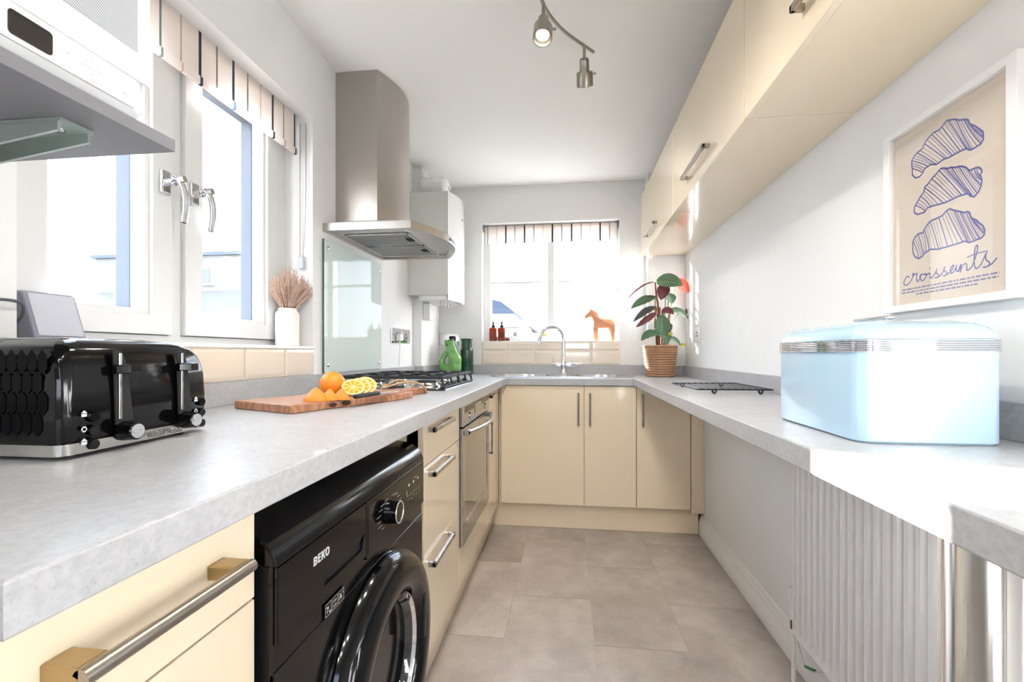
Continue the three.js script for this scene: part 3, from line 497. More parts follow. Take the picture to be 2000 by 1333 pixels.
{
  const h = thing('gas_hob', 'black gas hob with cast iron pan supports on the worktop', 'hob', [-0.7, 0.9, 2.035]);
  const a = 1.752, b = 2.318, x0 = -0.945, x1 = -0.478;
  mk('hob_plate', B(x0, x1, 0.9003, 0.907, a, b, 0.003), P({ color: '#17181b', roughness: 0.15, clearcoat: 1 }), h);
  mk('trim', [B(x1 - 0.006, x1 + 0.0015, 0.9003, 0.9055, a, b, 0.001)], M.steel, h);
  for (const [x, d, r] of [[-0.84, 1.9, 0.036], [-0.84, 2.17, 0.046], [-0.6, 1.9, 0.046], [-0.6, 2.17, 0.03]]) {
    const bn = mk('burner', lathe([[r + 0.012, 0], [r + 0.01, 0.006], [r, 0.008], [r, 0.016], [r - 0.004, 0.018], [0.001, 0.018]], [x, 0.907, d]), M.steel, h);
    mk('burner_cap', lathe([[r - 0.004, 0.018], [r - 0.003, 0.024], [r - 0.01, 0.027], [0.001, 0.027]], [x, 0.907, d]), M.iron, bn);
  }
  for (const [p, q] of [[1.772, 2.028], [2.042, 2.298]]) {
    const bars = [], yt = 0.957, t = 0.0055, m = (p + q) / 2;
    for (const x of [-0.925, -0.5]) { bars.push(B(x - t, x + t, yt - 0.012, yt, p, q, 0.002)); }
    for (const x of [-0.84, -0.72, -0.6]) bars.push(B(x - t, x + t, yt - 0.012, yt + 0.001, p, m - 0.03, 0.002), B(x - t, x + t, yt - 0.012, yt + 0.001, m + 0.03, q, 0.002));
    for (const d of [p, q]) bars.push(B(-0.925, -0.5, yt - 0.012, yt, d - t, d + t, 0.002));
    bars.push(B(-0.925, -0.87, yt - 0.012, yt + 0.001, m - t, m + t, 0.002), B(-0.56, -0.5, yt - 0.012, yt + 0.001, m - t, m + t, 0.002), B(-0.78, -0.66, yt - 0.012, yt, m - t, m + t, 0.002));
    for (const x of [-0.925, -0.5]) { const k = x < -0.7 ? -1 : 1; for (const d of [p, m, q]) bars.push(rod(V(x, yt - 0.006, d), V(x + k * 0.012, 0.9075, d), 0.0055, 0.0045, 6)); bars.push(B(x + k * 0.009 - 0.004, x + k * 0.009 + 0.006, 0.9072, 0.915, p - 0.006, q + 0.006, 0.002)); }
    mk('pan_support', bars, M.iron, h);
  }
  for (let k = 0; k < 4; k++) mk('control_knob', [lathe([[0.018, 0], [0.017, 0.016], [0.001, 0.017]], [-0.505, 0.907, 1.87 + k * 0.11], 20), B(-0.509, -0.501, 0.92, 0.928, 1.855 + k * 0.11, 1.885 + k * 0.11, 0.002)], M.blackSatin, h);
}

// ------------------------------------------------------------------ boiler and the pipes above it
{
  const b = thing('boiler', 'white wall-hung gas boiler with a curved front in the far corner', 'boiler', [-0.85, 1.38, 2.93]);
  const f = []; for (let i = 0; i <= 16; i++) { const t = i / 16; f.push([-0.728 + 0.044 * Math.sin(Math.PI * t), 2.722 + 0.42 * t]); }
  mk('casing', exPlan([[-0.93, 2.722], [-0.73, 2.722], [-0.73, 3.142], [-0.93, 3.142]], 1.408, 2.045, 0.004), S({ color: '#d9d9d4', roughness: 0.4 }), b);
  mk('back_frame', B(-0.984, -0.93, 1.408, 2.045, 2.722, 2.828), S({ color: '#d9d9d4', roughness: 0.4 }), b);
  const fr = toCreasedNormals(exPlan([[-0.73, 2.723], ...f, [-0.73, 3.141]], 1.375, 2.045, 0.003), 0.6);
  const ft = mk('front_cover', fr, M.whiteGloss, b);
  mk('cover_joint', exPlan(f.map(([x, d]) => [x + 0.0006, d]).concat([[-0.73, 3.141], [-0.73, 2.723]]), 1.528, 1.531), S({ color: '#b9b9b5', roughness: 0.6 }), ft);
  lab(mk('badge', new TextGeometry('oO', { font: fontThin, size: 0.018, depth: 0.001 }).rotateY(Math.PI / 2).translate(-0.684, 1.91, -2.9), S({ color: '#555', roughness: 0.5 }), ft), 'small dark maker badge');
  mk('connection_tray', B(-0.92, -0.74, 1.38, 1.409, 2.74, 3.12, 0.004), M.white, b);
  for (const d of [2.8, 2.87, 2.94, 3.01]) mk('valve', rod(V(-0.79, 1.383, d), V(-0.79, 1.35, d), 0.011), S({ color: '#d8d8d8', roughness: 0.4 }), b);
  const fl = mk('flue_elbow', [rod(V(-0.83, 2.0452, 2.87), V(-0.83, 2.07, 2.87), 0.066, 0.066, 28), tube([V(-0.93, 2.126, 2.87), V(-0.8, 2.126, 2.87)], 0.058, 28, 2), new THREE.SphereGeometry(0.058, 28, 16).scale(0.7, 1, 1).translate(-0.8, 2.126, -2.87)], M.white, b);
  mk('flue_collar', rod(V(-0.855, 2.126, 2.87), V(-0.868, 2.126, 2.87), 0.0615, 0.0615, 28), M.white, fl); mk('test_cap', rod(V(-0.775, 2.12, 2.87), V(-0.752, 2.115, 2.87), 0.012), M.white, fl);
  const st = thing('pipe_cover', 'small white pipe cover box below the boiler', 'pipe cover', [-0.91, 1.25, 2.9]);
  mk('cover', B(-0.9315, -0.885, 1.262, 1.37, 2.86, 2.935, 0.006), M.white, st); mk('pipe', rod(V(-0.905, 1.368, 2.9), V(-0.905, 1.379, 2.9), 0.009), M.white, st);
}

// ------------------------------------------------------------------ sockets
function socket(label, at, turn, w, kind) { // plate in local axes: face towards +z
  const g = thing('wall_socket', label, 'socket', at, turn); g.userData.local = true;
  put('plate', new RoundedBoxGeometry(w, 0.086, 0.007, 2, 0.003).translate(0, 0, 0.0035), M.chrome, g);
  const pin = (x, y, a, b) => new RoundedBoxGeometry(a, b, 0.002, 1, 0.0005).translate(x, y, 0.0075);
  const n = kind === 'double' ? [-w / 4, w / 4] : [0];
  for (const x of n) put('pin_holes', [pin(x, 0.012, 0.006, 0.012), pin(x - 0.012, -0.008, 0.01, 0.006), pin(x + 0.012, -0.008, 0.01, 0.006)], M.rubber, g);
  if (kind === 'double') for (const x of [-0.012, 0.012]) put('switch', new RoundedBoxGeometry(0.014, 0.02, 0.006, 2, 0.002).translate(x, 0.02, 0.008), S({ color: '#d8c6bb', roughness: 0.3 }), g);
  if (kind === 'plugged') { put('pin_holes', [pin(0.03, 0.01, 0.008, 0.014)], M.rubber, g); }
  return g;
}
socket('chrome double socket with switches on the left wall past the splashback', [XL, 1.15, 2.6], Math.PI / 2, 0.3, 'double');
socket('chrome single socket on the right wall beside the plant', [XR, 1.16, 2.83], -Math.PI / 2, 0.086, 'single');
socket('chrome socket on the far wall behind the green jug', [-0.855, 1.15, DF], 0, 0.147, 'plugged');
{ const g = thing('plug', 'black plug pushed into the socket behind the green jug', 'plug', [-0.83, 1.15, DF]); g.userData.local = true; put('plug_body', new RoundedBoxGeometry(0.035, 0.035, 0.03, 2, 0.006).translate(0, 0.005, 0.0225), M.rubber, g); }
{ const g = thing('plug', 'black plug with its lead in the double socket past the splashback', 'plug', [XL, 1.14, 2.53], Math.PI / 2); g.userData.local = true; put('plug_body', new RoundedBoxGeometry(0.045, 0.04, 0.03, 2, 0.006).translate(0, 0, 0.0225), S({ color: '#e8e5e0', roughness: 0.4 }), g); put('lead', tube([new THREE.Vector3(0, -0.02, 0.024), new THREE.Vector3(0.002, -0.06, 0.024), new THREE.Vector3(0, -0.12, 0.02), new THREE.Vector3(-0.01, -0.17, 0.022)], 0.003, 6), S({ color: '#e8e5e0', roughness: 0.5 }), g); }
// ------------------------------------------------------------------ shelf and microwave
{
  const s = thing('wall_shelf', 'dark grey shelf on the left wall carrying the microwave', 'shelf', [-0.78, 1.344, 0.3]);
  mk('board', B(XL, -0.57, 1.344, 1.3615, -0.2, 0.602, 0.0008, 1), M.grey, s);
  const bp = [[XL, 1.3385], [-0.628, 1.3385], [-0.628, 1.3275], [-0.86, 1.295], [XL, 1.28]], br = mk('bracket', [B(XL, -0.624, 1.3387, 1.3435, 0.492, 0.532), exFront(bp, 0.492, 0.496), exFront(bp, 0.528, 0.532)], M.bracket, s);
  for (const x of [-0.65, -0.74]) mk('screw', lathe([[0.006, 0], [0.005, -0.003], [0.001, -0.0035]], [x, 1.3385, 0.512], 12), M.chrome, br);
}
{
  const m = thing('microwave', 'white microwave oven standing on the grey wall shelf', 'microwave', [-0.78, 1.3615, 0.36]), x = -0.602, a = 0.12, b = 0.598;
  const rings = [[0.03, 1.3715], [0.016, 1.376], [0.006, 1.384], [0, 1.397], [0, 1.62], [0.006, 1.632], [0.02, 1.638]].map(([i, y]) => ringRR(-0.93 + i, x - i, a + i, b - i, 0.03, y, 8));
  mk('casing', loft(rings, true, true, 0.6), M.whiteGloss, m);
  const dr = mk('door', B(x - 0.004, x + 0.0022, 1.4335, 1.632, a + 0.012, b - 0.006, 0.002), M.whiteGloss, m);
  const mesh = tex(256, (u, v) => { const p = ((u * 32 + (Math.floor(v * 32) % 2) * 0.5) % 1) - 0.5, q = ((v * 32) % 1) - 0.5; return p * p + q * q < 0.09 ? [92, 98, 108] : [214, 217, 222]; });
  lab(mk('window_mesh', B(x + 0.0018, x + 0.0028, 1.472, 1.61, a + 0.05, 0.571, 0), tiled(P({ map: mesh, roughness: 0.2, clearcoat: 1 }), 0.064), dr), 'grey perforated window mesh');
  const cp = mk('control_strip', B(x - 0.004, x + 0.0008, 1.392, 1.432, a + 0.012, b - 0.03, 0.0006), M.whiteGloss, m);
  const dsp = new THREE.Shape(), d0 = 0.4225, d1 = 0.4655, y0 = 1.398, y1 = 1.425, r = 0.005; dsp.moveTo(d0 + r, y0); dsp.lineTo(d1 - r, y0); dsp.quadraticCurveTo(d1, y0, d1, y0 + r); dsp.lineTo(d1, y1 - r); dsp.quadraticCurveTo(d1, y1, d1 - r, y1); dsp.lineTo(d0 + r, y1); dsp.quadraticCurveTo(d0, y1, d0, y1 - r); dsp.lineTo(d0, y0 + r); dsp.quadraticCurveTo(d0, y0, d0 + r, y0);
  lab(mk('display', exSide(dsp, x + 0.0006, x + 0.0018), P({ color: '#2c2828', roughness: 0.2, clearcoat: 0.5 }), cp), 'dark rounded display');
  const pr = canvasTex(1024, 320, (g, W, Hh) => { g.fillStyle = '#f1f1f0'; g.fillRect(0, 0, W, Hh); g.strokeStyle = g.fillStyle = '#9b9b9e'; g.lineWidth = 4;
    const br = (x, y) => { for (const k of [-1, 1]) { g.beginPath(); g.moveTo(x + k * 52, y - 34); g.lineTo(x + k * 60, y); g.lineTo(x + k * 52, y + 34); g.stroke(); } };
    br(140, 140); g.beginPath(); g.arc(140, 140, 9, 0, 7); g.fill(); br(430, 90); g.beginPath(); g.moveTo(430, 66); g.lineTo(430, 112); g.moveTo(418, 82); g.lineTo(430, 66); g.lineTo(442, 82); g.stroke(); g.font = '34px sans-serif'; g.textAlign = 'center'; for (let k = 0; k < 11; k++) g.fillRect(300 + k * 24, 152, 16, 8);
    br(430, 225); g.beginPath(); for (let k = 0; k < 2; k++) { g.moveTo(410 + k * 22, 246); g.lineTo(418 + k * 22, 206); g.lineTo(428 + k * 22, 246); } g.stroke(); for (let k = 0; k < 6; k++) g.fillRect(366 + k * 22, 286, 14, 7);
    g.font = 'bold 40px sans-serif'; for (let k = 0; k < 4; k++) g.fillRect(840 + k * 17, 210, 10, 24); });
  lab(mk('control_print', new THREE.PlaneGeometry(0.1, 0.036).rotateY(Math.PI / 2).translate(x + 0.0012, 1.4115, -0.5185), P({ map: pr, roughness: 0.2, clearcoat: 0.5 }), cp), 'faint grey button symbols');
  for (const xx of [-0.88, -0.65]) for (const d of [a + 0.05, b - 0.06]) mk('foot', rod(V(xx, 1.3617, d), V(xx, 1.373, d), 0.012), M.rubber, m);
}

// ------------------------------------------------------------------ toaster
{
  const t = thing('toaster', 'black four-slice toaster with chrome base band and two levers', 'toaster', [-0.81, 0.9, 0.67]);
  const a = 0.543, b = 0.815, x0 = -0.93, x1 = -0.684;
  // plan ring with a bowed front, shrinking towards the top
  const ring = (y, i, j) => { const r = ringRR(x0 + j, x1 - j, a + i * 0.35, b - i, 0.017, y, 8); return r.map((p) => { const d = -p.z, f = (d - a) / (b - a), bow = -0.016 * Math.pow(Math.abs(f - 0.4) / 0.6, 2.2); p.x += bow * (p.x > -0.8 ? 1 : -1) * 1; return p; }); };
  mk('body', loft([[0.922, 0.004, 0.004], [0.93, 0.001, 0.001], [0.97, 0, 0], [1.01, 0.003, 0.001], [1.03, 0.008, 0.003], [1.045, 0.016, 0.006], [1.056, 0.03, 0.01], [1.063, 0.05, 0.016], [1.068, 0.075, 0.024], [1.071, 0.1, 0.034]].map(([y, i, j]) => ring(y, i, j)), true, true, 0.7), M.black, t);
  const bd = mk('base_band', loft([[0.906, 0.003, 0.003], [0.9065, 0.0, 0.0], [0.9225, -0.001, -0.001], [0.923, 0.003, 0.003]].map(([y, i, j]) => ring(y, i, j)), true, true, 0.5), S({ color: '#c9c7c4', metalness: 1, roughness: 0.22 }), t);
  lab(mk('lettering', new TextGeometry('Russell Hobbs', { font: fontThin, size: 0.0078, depth: 0.0004, curveSegments: 3 }).rotateY(Math.PI / 2).translate(-0.6832, 0.9105, -0.668), M.rubber, bd), 'dark Russell Hobbs lettering');
  mk('top_plate', B(x0 + 0.045, x1 - 0.042, 1.0705, 1.0725, a + 0.035, b - 0.11, 0.001), S({ color: '#cfcfcd', metalness: 1, roughness: 0.2 }), t);
  for (const x of [-0.885, -0.85, -0.785, -0.75]) mk('bread_slot', B(x - 0.011, x + 0.011, 1.0716, 1.0732, a + 0.045, b - 0.12), M.rubber, t);
  // honeycomb relief on the end towards the viewer
  const hx = []; for (let i = 0; i < 12; i++) for (let k = 0; k < 4; k++) hx.push(new THREE.CylinderGeometry(0.0042, 0.0088, 0.0026, 6, 1).rotateX(-Math.PI / 2).scale(1, 2, 1).translate(-0.905 + i * 0.0165 + (k % 2) * 0.0082, 0.952 + k * 0.0285, -(a + 0.0002)));
  mk('honeycomb_panel', hx, P({ color: '#08080a', roughness: 0.2, specularIntensity: 0.15 }), t);
  const lever = (d, xf) => {
    const s = mk('lever_slot', exSide((() => { const q = new THREE.Shape(); q.moveTo(d - 0.006, 1.052); q.bezierCurveTo(d + 0.004, 1.06, d + 0.012, 1.05, d + 0.017, 1.02); q.lineTo(d + 0.026, 0.945); q.lineTo(d - 0.002, 0.94); q.closePath(); return q; })(), xf - 0.002, xf + 0.0012, 0.0008), M.rubber, t);
    mk('rail', B(xf, xf + 0.003, 0.948, 1.05, d + 0.001, d + 0.006, 0.001), M.chrome, s);
    mk('lever', [exPlan([[xf, d - 0.008], [xf + 0.008, d - 0.008], [xf + 0.018, d + 0.006], [xf + 0.014, d + 0.026], [xf, d + 0.026]], 1.018, 1.032, 0.002)], M.black, s);
    const k = mk('browning_dial', rod(V(xf, 0.929, d + 0.012), V(xf + 0.022, 0.929, d + 0.012), 0.0155, 0.0135, 28), M.black, t);
    mk('dial_cap', [rod(V(xf + 0.021, 0.929, d + 0.012), V(xf + 0.024, 0.929, d + 0.012), 0.0115, 0.011, 28), B(xf + 0.0235, xf + 0.026, 0.927, 0.931, d + 0.004, d + 0.02, 0.0008)], M.chrome, k);
  };
  lever(0.62, -0.6862); lever(0.737, -0.6895);
  const icons = (d, xf) => [[0.957, 0], [0.937, 1], [0.917, 2]].forEach(([y, k]) => {
    mk('button', rod(V(xf - 0.002, y, d + 0.002), V(xf + 0.0018, y, d + 0.002), 0.0078, 0.007, 20), M.black, t);
    mk('icon', [B(xf - 0.0002, xf + 0.0006, y + 0.002, y + 0.006, d - 0.0155, d - 0.0085, 0), k === 1 ? B(xf - 0.0002, xf + 0.0006, y, y + 0.008, d - 0.014, d - 0.01) : exSide([[d - 0.016, y + 0.007], [d - 0.008, y + 0.007], [d - 0.012, y + 0.011]], xf - 0.0002, xf + 0.0006)], S({ color: '#d9dde2', roughness: 0.4 }), t);
  });
  icons(0.583, -0.685); icons(0.79, -0.694);
  for (const x of [x0 + 0.04, x1 - 0.04]) for (const d of [a + 0.04, b - 0.05]) mk('foot', rod(V(x, 0.9003, d), V(x, 0.9065, d), 0.012), M.rubber, t);
}

// ------------------------------------------------------------------ on the left sill
{
  const s = thing('smart_display', 'grey wedge-shaped smart display standing on the left sill', 'display', [-1.045, 1.0763, 0.79]);
  const w = mk('housing', exFront([[-1.085, 1.0768], [-1.0, 1.0768], [-0.998, 1.081], [-1.026, 1.166], [-1.032, 1.17], [-1.07, 1.17]], 0.745, 0.838, 0.004, 3), S({ color: '#9392a0', roughness: 0.75 }), s);
  mk('screen', exFront([[-0.9995, 1.084], [-0.9972, 1.084], [-1.0243, 1.166], [-1.0266, 1.166]], 0.751, 0.832), P({ color: '#c9cad4', roughness: 0.12 }), w);
  tag(mk('power_lead', tube([V(-0.965, 1.13, 0.6), V(-0.972, 1.142, 0.66), V(-0.975, 1.14, 0.705), V(-1.0, 1.12, 0.725), V(-1.03, 1.105, 0.735), V(-1.05, 1.1, 0.745)], 0.0028, 6, 40), S({ color: '#55555a', roughness: 0.6 })), 'thin grey lead running to the smart display', 'lead');
}
{
  const v = thing('vase', 'plain white ceramic vase on the left sill holding dried grasses', 'vase', [-1.038, 1.0763, 1.585]);
  put('body', lathe([[0.001, 0], [0.038, 0], [0.041, 0.004], [0.041, 0.118], [0.038, 0.126], [0.031, 0.132], [0.031, 0.14], [0.028, 0.14], [0.027, 0.13], [0.001, 0.12]], [0, 0, 0], 40), S({ color: '#efe8e2', roughness: 0.55 }), v);
  const g = [], stems = []; const spike = new THREE.ConeGeometry(0.0017, 0.013, 3).translate(0, 0.0065, 0);
  for (let k = 0; k < 190; k++) {
    const an = R(0, Math.PI * 2), sp = Math.sqrt(rnd()) * 0.95, len = R(0.125, 0.175), b = new THREE.Vector3(Math.cos(an) * 0.017 * rnd(), 0.12, Math.sin(an) * 0.017 * rnd());
    const tip = new THREE.Vector3(Math.cos(an) * sp * 0.06 + 0.02, 0.12 + len * (1 - 0.5 * sp * sp), Math.max(-0.066, Math.sin(an) * sp * 0.125)), mid = b.clone().lerp(tip, 0.5).add(new THREE.Vector3(0, 0.012 * sp, 0));
    const c = new THREE.QuadraticBezierCurve3(b, mid, tip); stems.push(new THREE.TubeGeometry(c, 4, 0.0007, 3));
    for (let q = 0; q < 26; q++) { const f = 0.22 + 0.78 * q / 26, p = c.getPoint(f), tg = c.getTangent(f).normalize(); const dir = tg.clone().add(new THREE.Vector3(R(-1, 1), R(-0.4, 1), R(-1, 1)).multiplyScalar(0.6)).normalize(); g.push(spike.clone().applyQuaternion(new THREE.Quaternion().setFromUnitVectors(new THREE.Vector3(0, 1, 0), dir)).translate(p.x, p.y, p.z)); }
  }
  const d = new THREE.Group(); d.name = numbered('dried_grass'); d.position.copy(v.position); scene.add(d); d.userData = { label: 'bunch of fluffy beige dried grasses standing in the white vase', category: 'dried grass', kind: 'stuff' };
  put('seed_heads', g, S({ color: '#e2c8b8', roughness: 1 }), d); put('stems', stems, S({ color: '#b58f73', roughness: 1 }), d);
}

// ------------------------------------------------------------------ chopping board and oranges
const woodTex = tex(512, (u, v) => { const g = fbm(u * 1, v * 1, 4, 3, 41), s = Math.sin((u * 26 + g * 9) * 2.2), f = vn(u, v * 0.05, 256, 44); const k = 0.5 + 0.3 * s + 0.2 * (f - 0.5); return [146 + 50 * k, 98 + 42 * k, 68 + 36 * k]; });
{
  const b = thing('chopping_board', 'live-edge acacia chopping board with a looped twine handle on the left worktop', 'chopping board', [-0.672, 0.9, 1.038], Math.atan2(-0.175, 0.43)); b.userData.local = true;
  // own axes: +x to the right edge, -z along the board
  const s = new THREE.Shape(); s.moveTo(-0.236, 0); s.lineTo(0, 0); for (let k = 1; k <= 14; k++) s.lineTo(0.004 * Math.sin(k * 1.3) - 0.002 + (k > 11 ? -(k - 11) * (k - 11) * 0.0016 : 0), k * 0.0331); s.lineTo(-0.05, 0.472); s.quadraticCurveTo(-0.075, 0.475, -0.08, 0.5); s.lineTo(-0.084, 0.61); s.lineTo(-0.146, 0.612); s.lineTo(-0.15, 0.5); s.quadraticCurveTo(-0.155, 0.476, -0.18, 0.472); s.lineTo(-0.236, 0.465); s.closePath();
  const h = new THREE.Path(); h.absellipse(-0.115, 0.575, 0.011, 0.011, 0, Math.PI * 2, true); s.holes.push(h);
  const wm = tiled(P({ map: woodTex, roughness: 0.4, clearcoat: 0.25, clearcoatRoughness: 0.3 }), 0.32);
  put('board', exPlan(s, 0.0004, 0.022, 0.003, 2), wm, b);
  put('bark_knot', [new THREE.SphereGeometry(0.01, 10, 8).scale(0.3, 0.7, 1.6).translate(0.0006, 0.012, -0.17), new THREE.SphereGeometry(0.01, 10, 8).scale(0.3, 0.6, 1.3).translate(0.0008, 0.011, -0.125)], S({ color: '#3b2418', roughness: 0.8 }), b);
  const q = (x, y, d) => new THREE.Vector3(x, y, -d);
  put('twine_loop', [tube([q(-0.115, 0.024, 0.575), q(-0.13, 0.045, 0.56), q(-0.15, 0.052, 0.53), q(-0.17, 0.036, 0.5), q(-0.165, 0.027, 0.47), q(-0.14, 0.031, 0.46), q(-0.11, 0.044, 0.5), q(-0.09, 0.046, 0.545), q(-0.075, 0.03, 0.585), q(-0.076, 0.012, 0.6), q(-0.077, 0.006, 0.604), q(-0.1, 0.0035, 0.615), q(-0.112, 0.0045, 0.6)], 0.0032, 7, 80), new THREE.SphereGeometry(0.008, 10, 8).translate(-0.165, 0.031, -0.48)], S({ color: '#b79a78', roughness: 1 }), b);
}
const peelBump = tex(128, (u, v) => gray(255 * vn(u, v, 64, 51)), false);
M.peel = P({ color: '#f08a12', roughness: 0.42, bumpMap: peelBump, bumpScale: 0.0008, clearcoat: 0.2, clearcoatRoughness: 0.4 });
M.flesh = P({ color: '#f6a11f', roughness: 0.3, clearcoat: 0.5 });
{
  const o = thing('orange', 'whole orange at the back of the chopping board', 'orange', [-0.7, 0.9222, 1.29]);
  put('peel', new THREE.SphereGeometry(0.0365, 40, 28).scale(1, 0.98, 1).translate(0, 0.0362, 0), M.peel, o);
  put('stalk_end', lathe([[0.004, 0], [0.003, 0.001], [0.001, 0.0015]], [0.004, 0.0718, 0], 8), S({ color: '#8a7a35', roughness: 0.9 }), o);
}
// wedge: an eighth of a sphere standing on its peel-free side
function wedge(label, at, turn, r, open, tilt) {
  const g = thing('orange_wedge', label, 'orange wedge', at, turn, 'orange wedges on the board'); g.userData.local = true;
  const h = r * tilt, prof = []; for (let k = 0; k <= 10; k++) { const t = k / 10; prof.push(new THREE.Vector2(Math.max(0.0004, r * (1 - Math.pow(t, 1.7))), 0.0003 + h * t)); }
  put('peel', new THREE.LatheGeometry(prof, 16, -open / 2, open), M.peel, g);
  const side = new THREE.Shape(); side.moveTo(0, 0.0003); prof.forEach((p) => side.lineTo(p.x, p.y)); side.closePath();
  put('flesh', [-1, 1].map((k) => new THREE.ShapeGeometry(side).rotateY(-Math.PI / 2 + k * open / 2)), M.flesh, g);
}
wedge('largest orange wedge, peel side out, at the near end of the board', [-0.67, 0.9223, 1.15], 0.25, 0.032, 2.6, 1.15);
wedge('orange wedge between two others on the board', [-0.643, 0.9223, 1.172], 0.35, 0.026, 2.0, 1.2);
wedge('orange wedge nearest the cut slices on the board', [-0.62, 0.9223, 1.195], 0.3, 0.026, 2.0, 1.2);
const sliceTex = canvasTex(256, 256, (g) => { g.fillStyle = '#f4c56a'; g.fillRect(0, 0, 256, 256); g.translate(128, 128); g.fillStyle = '#f0e2ae'; g.beginPath(); g.arc(0, 0, 118, 0, 7); g.fill(); g.fillStyle = '#f39a17'; for (let k = 0; k < 9; k++) { g.save(); g.rotate(k * Math.PI * 2 / 9); g.beginPath(); g.moveTo(0, -10); g.lineTo(30, -96); g.quadraticCurveTo(0, -116, -30, -96); g.closePath(); g.fill(); g.restore(); } });
function slice(label, at, turn, tilt, r = 0.033) {
  const g = thing('orange_slice', label, 'orange slice', at, turn, 'orange slices on the board'); g.userData.local = true;
  const place = (q) => q.rotateX(tilt).translate(0, r * Math.abs(Math.cos(tilt)) + 0.0032, 0);
  put('rind', place(new THREE.CylinderGeometry(r, r, 0.006, 36, 1, true).rotateX(Math.PI / 2)), M.peel, g);
  put('flesh', [1, -1].map((k) => place(new THREE.CircleGeometry(r, 36).rotateY(k > 0 ? 0 : Math.PI).translate(0, 0, k * 0.003))), P({ map: sliceTex, roughness: 0.3, clearcoat: 0.4 }), g);
}
slice('front orange slice leaning on the two behind it', [-0.632, 0.9223, 1.285], 0.55, -0.85);
slice('middle one of three leaning orange slices', [-0.625, 0.9223, 1.313], 0.55, -0.8);
slice('rear orange slice of three leaning together', [-0.619, 0.9223, 1.34], 0.55, -0.75);
{
  const k = thing('knife', 'small kitchen knife with a black handle on the edge of the board', 'knife', [-0.573, 0.9222, 1.19], -0.16); k.userData.local = true;
  put('handle', new RoundedBoxGeometry(0.018, 0.012, 0.115, 4, 0.0055).translate(0, 0.009, -0.045), M.blackSatin, k);
  put('blade', ext(poly([[-0.009, 0], [0.009, 0], [0.009, 0.06], [0.002, 0.12], [-0.009, 0.13]]), 0.0014).rotateX(-Math.PI / 2).translate(0, 0.006, -0.1), M.chrome, k);
}
// ------------------------------------------------------------------ green jug, bottle, sill things
{
  const j = thing('fish_jug', 'bright green glazed fish-shaped jug with a hole through its tail', 'jug', [-0.8, 0.9, 3.06]); j.userData.local = true;
  const bn = [[0.03, 0.045, 0, 0.042, 0.032, 0.105, 0, 0.041], [0.032, 0.105, 0, 0.041, 0.008, 0.17, 0, 0.031], [0.008, 0.17, 0, 0.031, -0.006, 0.21, 0, 0.026], [0.03, 0.045, 0, 0.042, -0.02, 0.033, 0, 0.031], [-0.02, 0.033, 0, 0.031, -0.055, 0.052, 0, 0.021], [-0.055, 0.052, 0, 0.021, -0.062, 0.085, 0, 0.015], [-0.062, 0.085, 0, 0.015, -0.047, 0.125, 0, 0.013], [-0.047, 0.125, 0, 0.013, -0.022, 0.16, 0, 0.02], [-0.024, 0.205, 0, 0.012, -0.036, 0.232, 0, 0.007], [0.006, 0.212, 0, 0.014, 0.018, 0.236, 0, 0.008]];
  const jg = boned(bn, [-0.1, -0.02, -0.13], [0.1, 0.27, 0.13], 64, 0.006); jg.computeBoundingBox(); jg.translate(0, 0.0004 - jg.boundingBox.min.y, 0).scale(1, 1, 0.95); jg.setAttribute('uv', new THREE.Float32BufferAttribute(Array.from({ length: jg.attributes.position.count }, (_, q) => [jg.attributes.position.getX(q) / 0.16, jg.attributes.position.getY(q) / 0.16]).flat(), 2));
  put('body', jg, P({ map: tex(128, (u, v) => { const k = fbm(u, v, 4, 4, 61); return [74 + 70 * k, 138 + 55 * k, 58 + 60 * k]; }), roughness: 0.12, clearcoat: 0.6, clearcoatRoughness: 0.05 }), j);
  put('mouth', new THREE.SphereGeometry(0.016, 16, 10).scale(1, 0.45, 0.9).translate(-0.008, 0.236, 0), S({ color: '#1f3a1c', roughness: 0.4 }), j);
  for (const k of [1]) put('eye', new THREE.SphereGeometry(0.006, 12, 10).translate(-0.02, 0.205, 0.022), S({ color: '#20301c', roughness: 0.2 }), j);
}
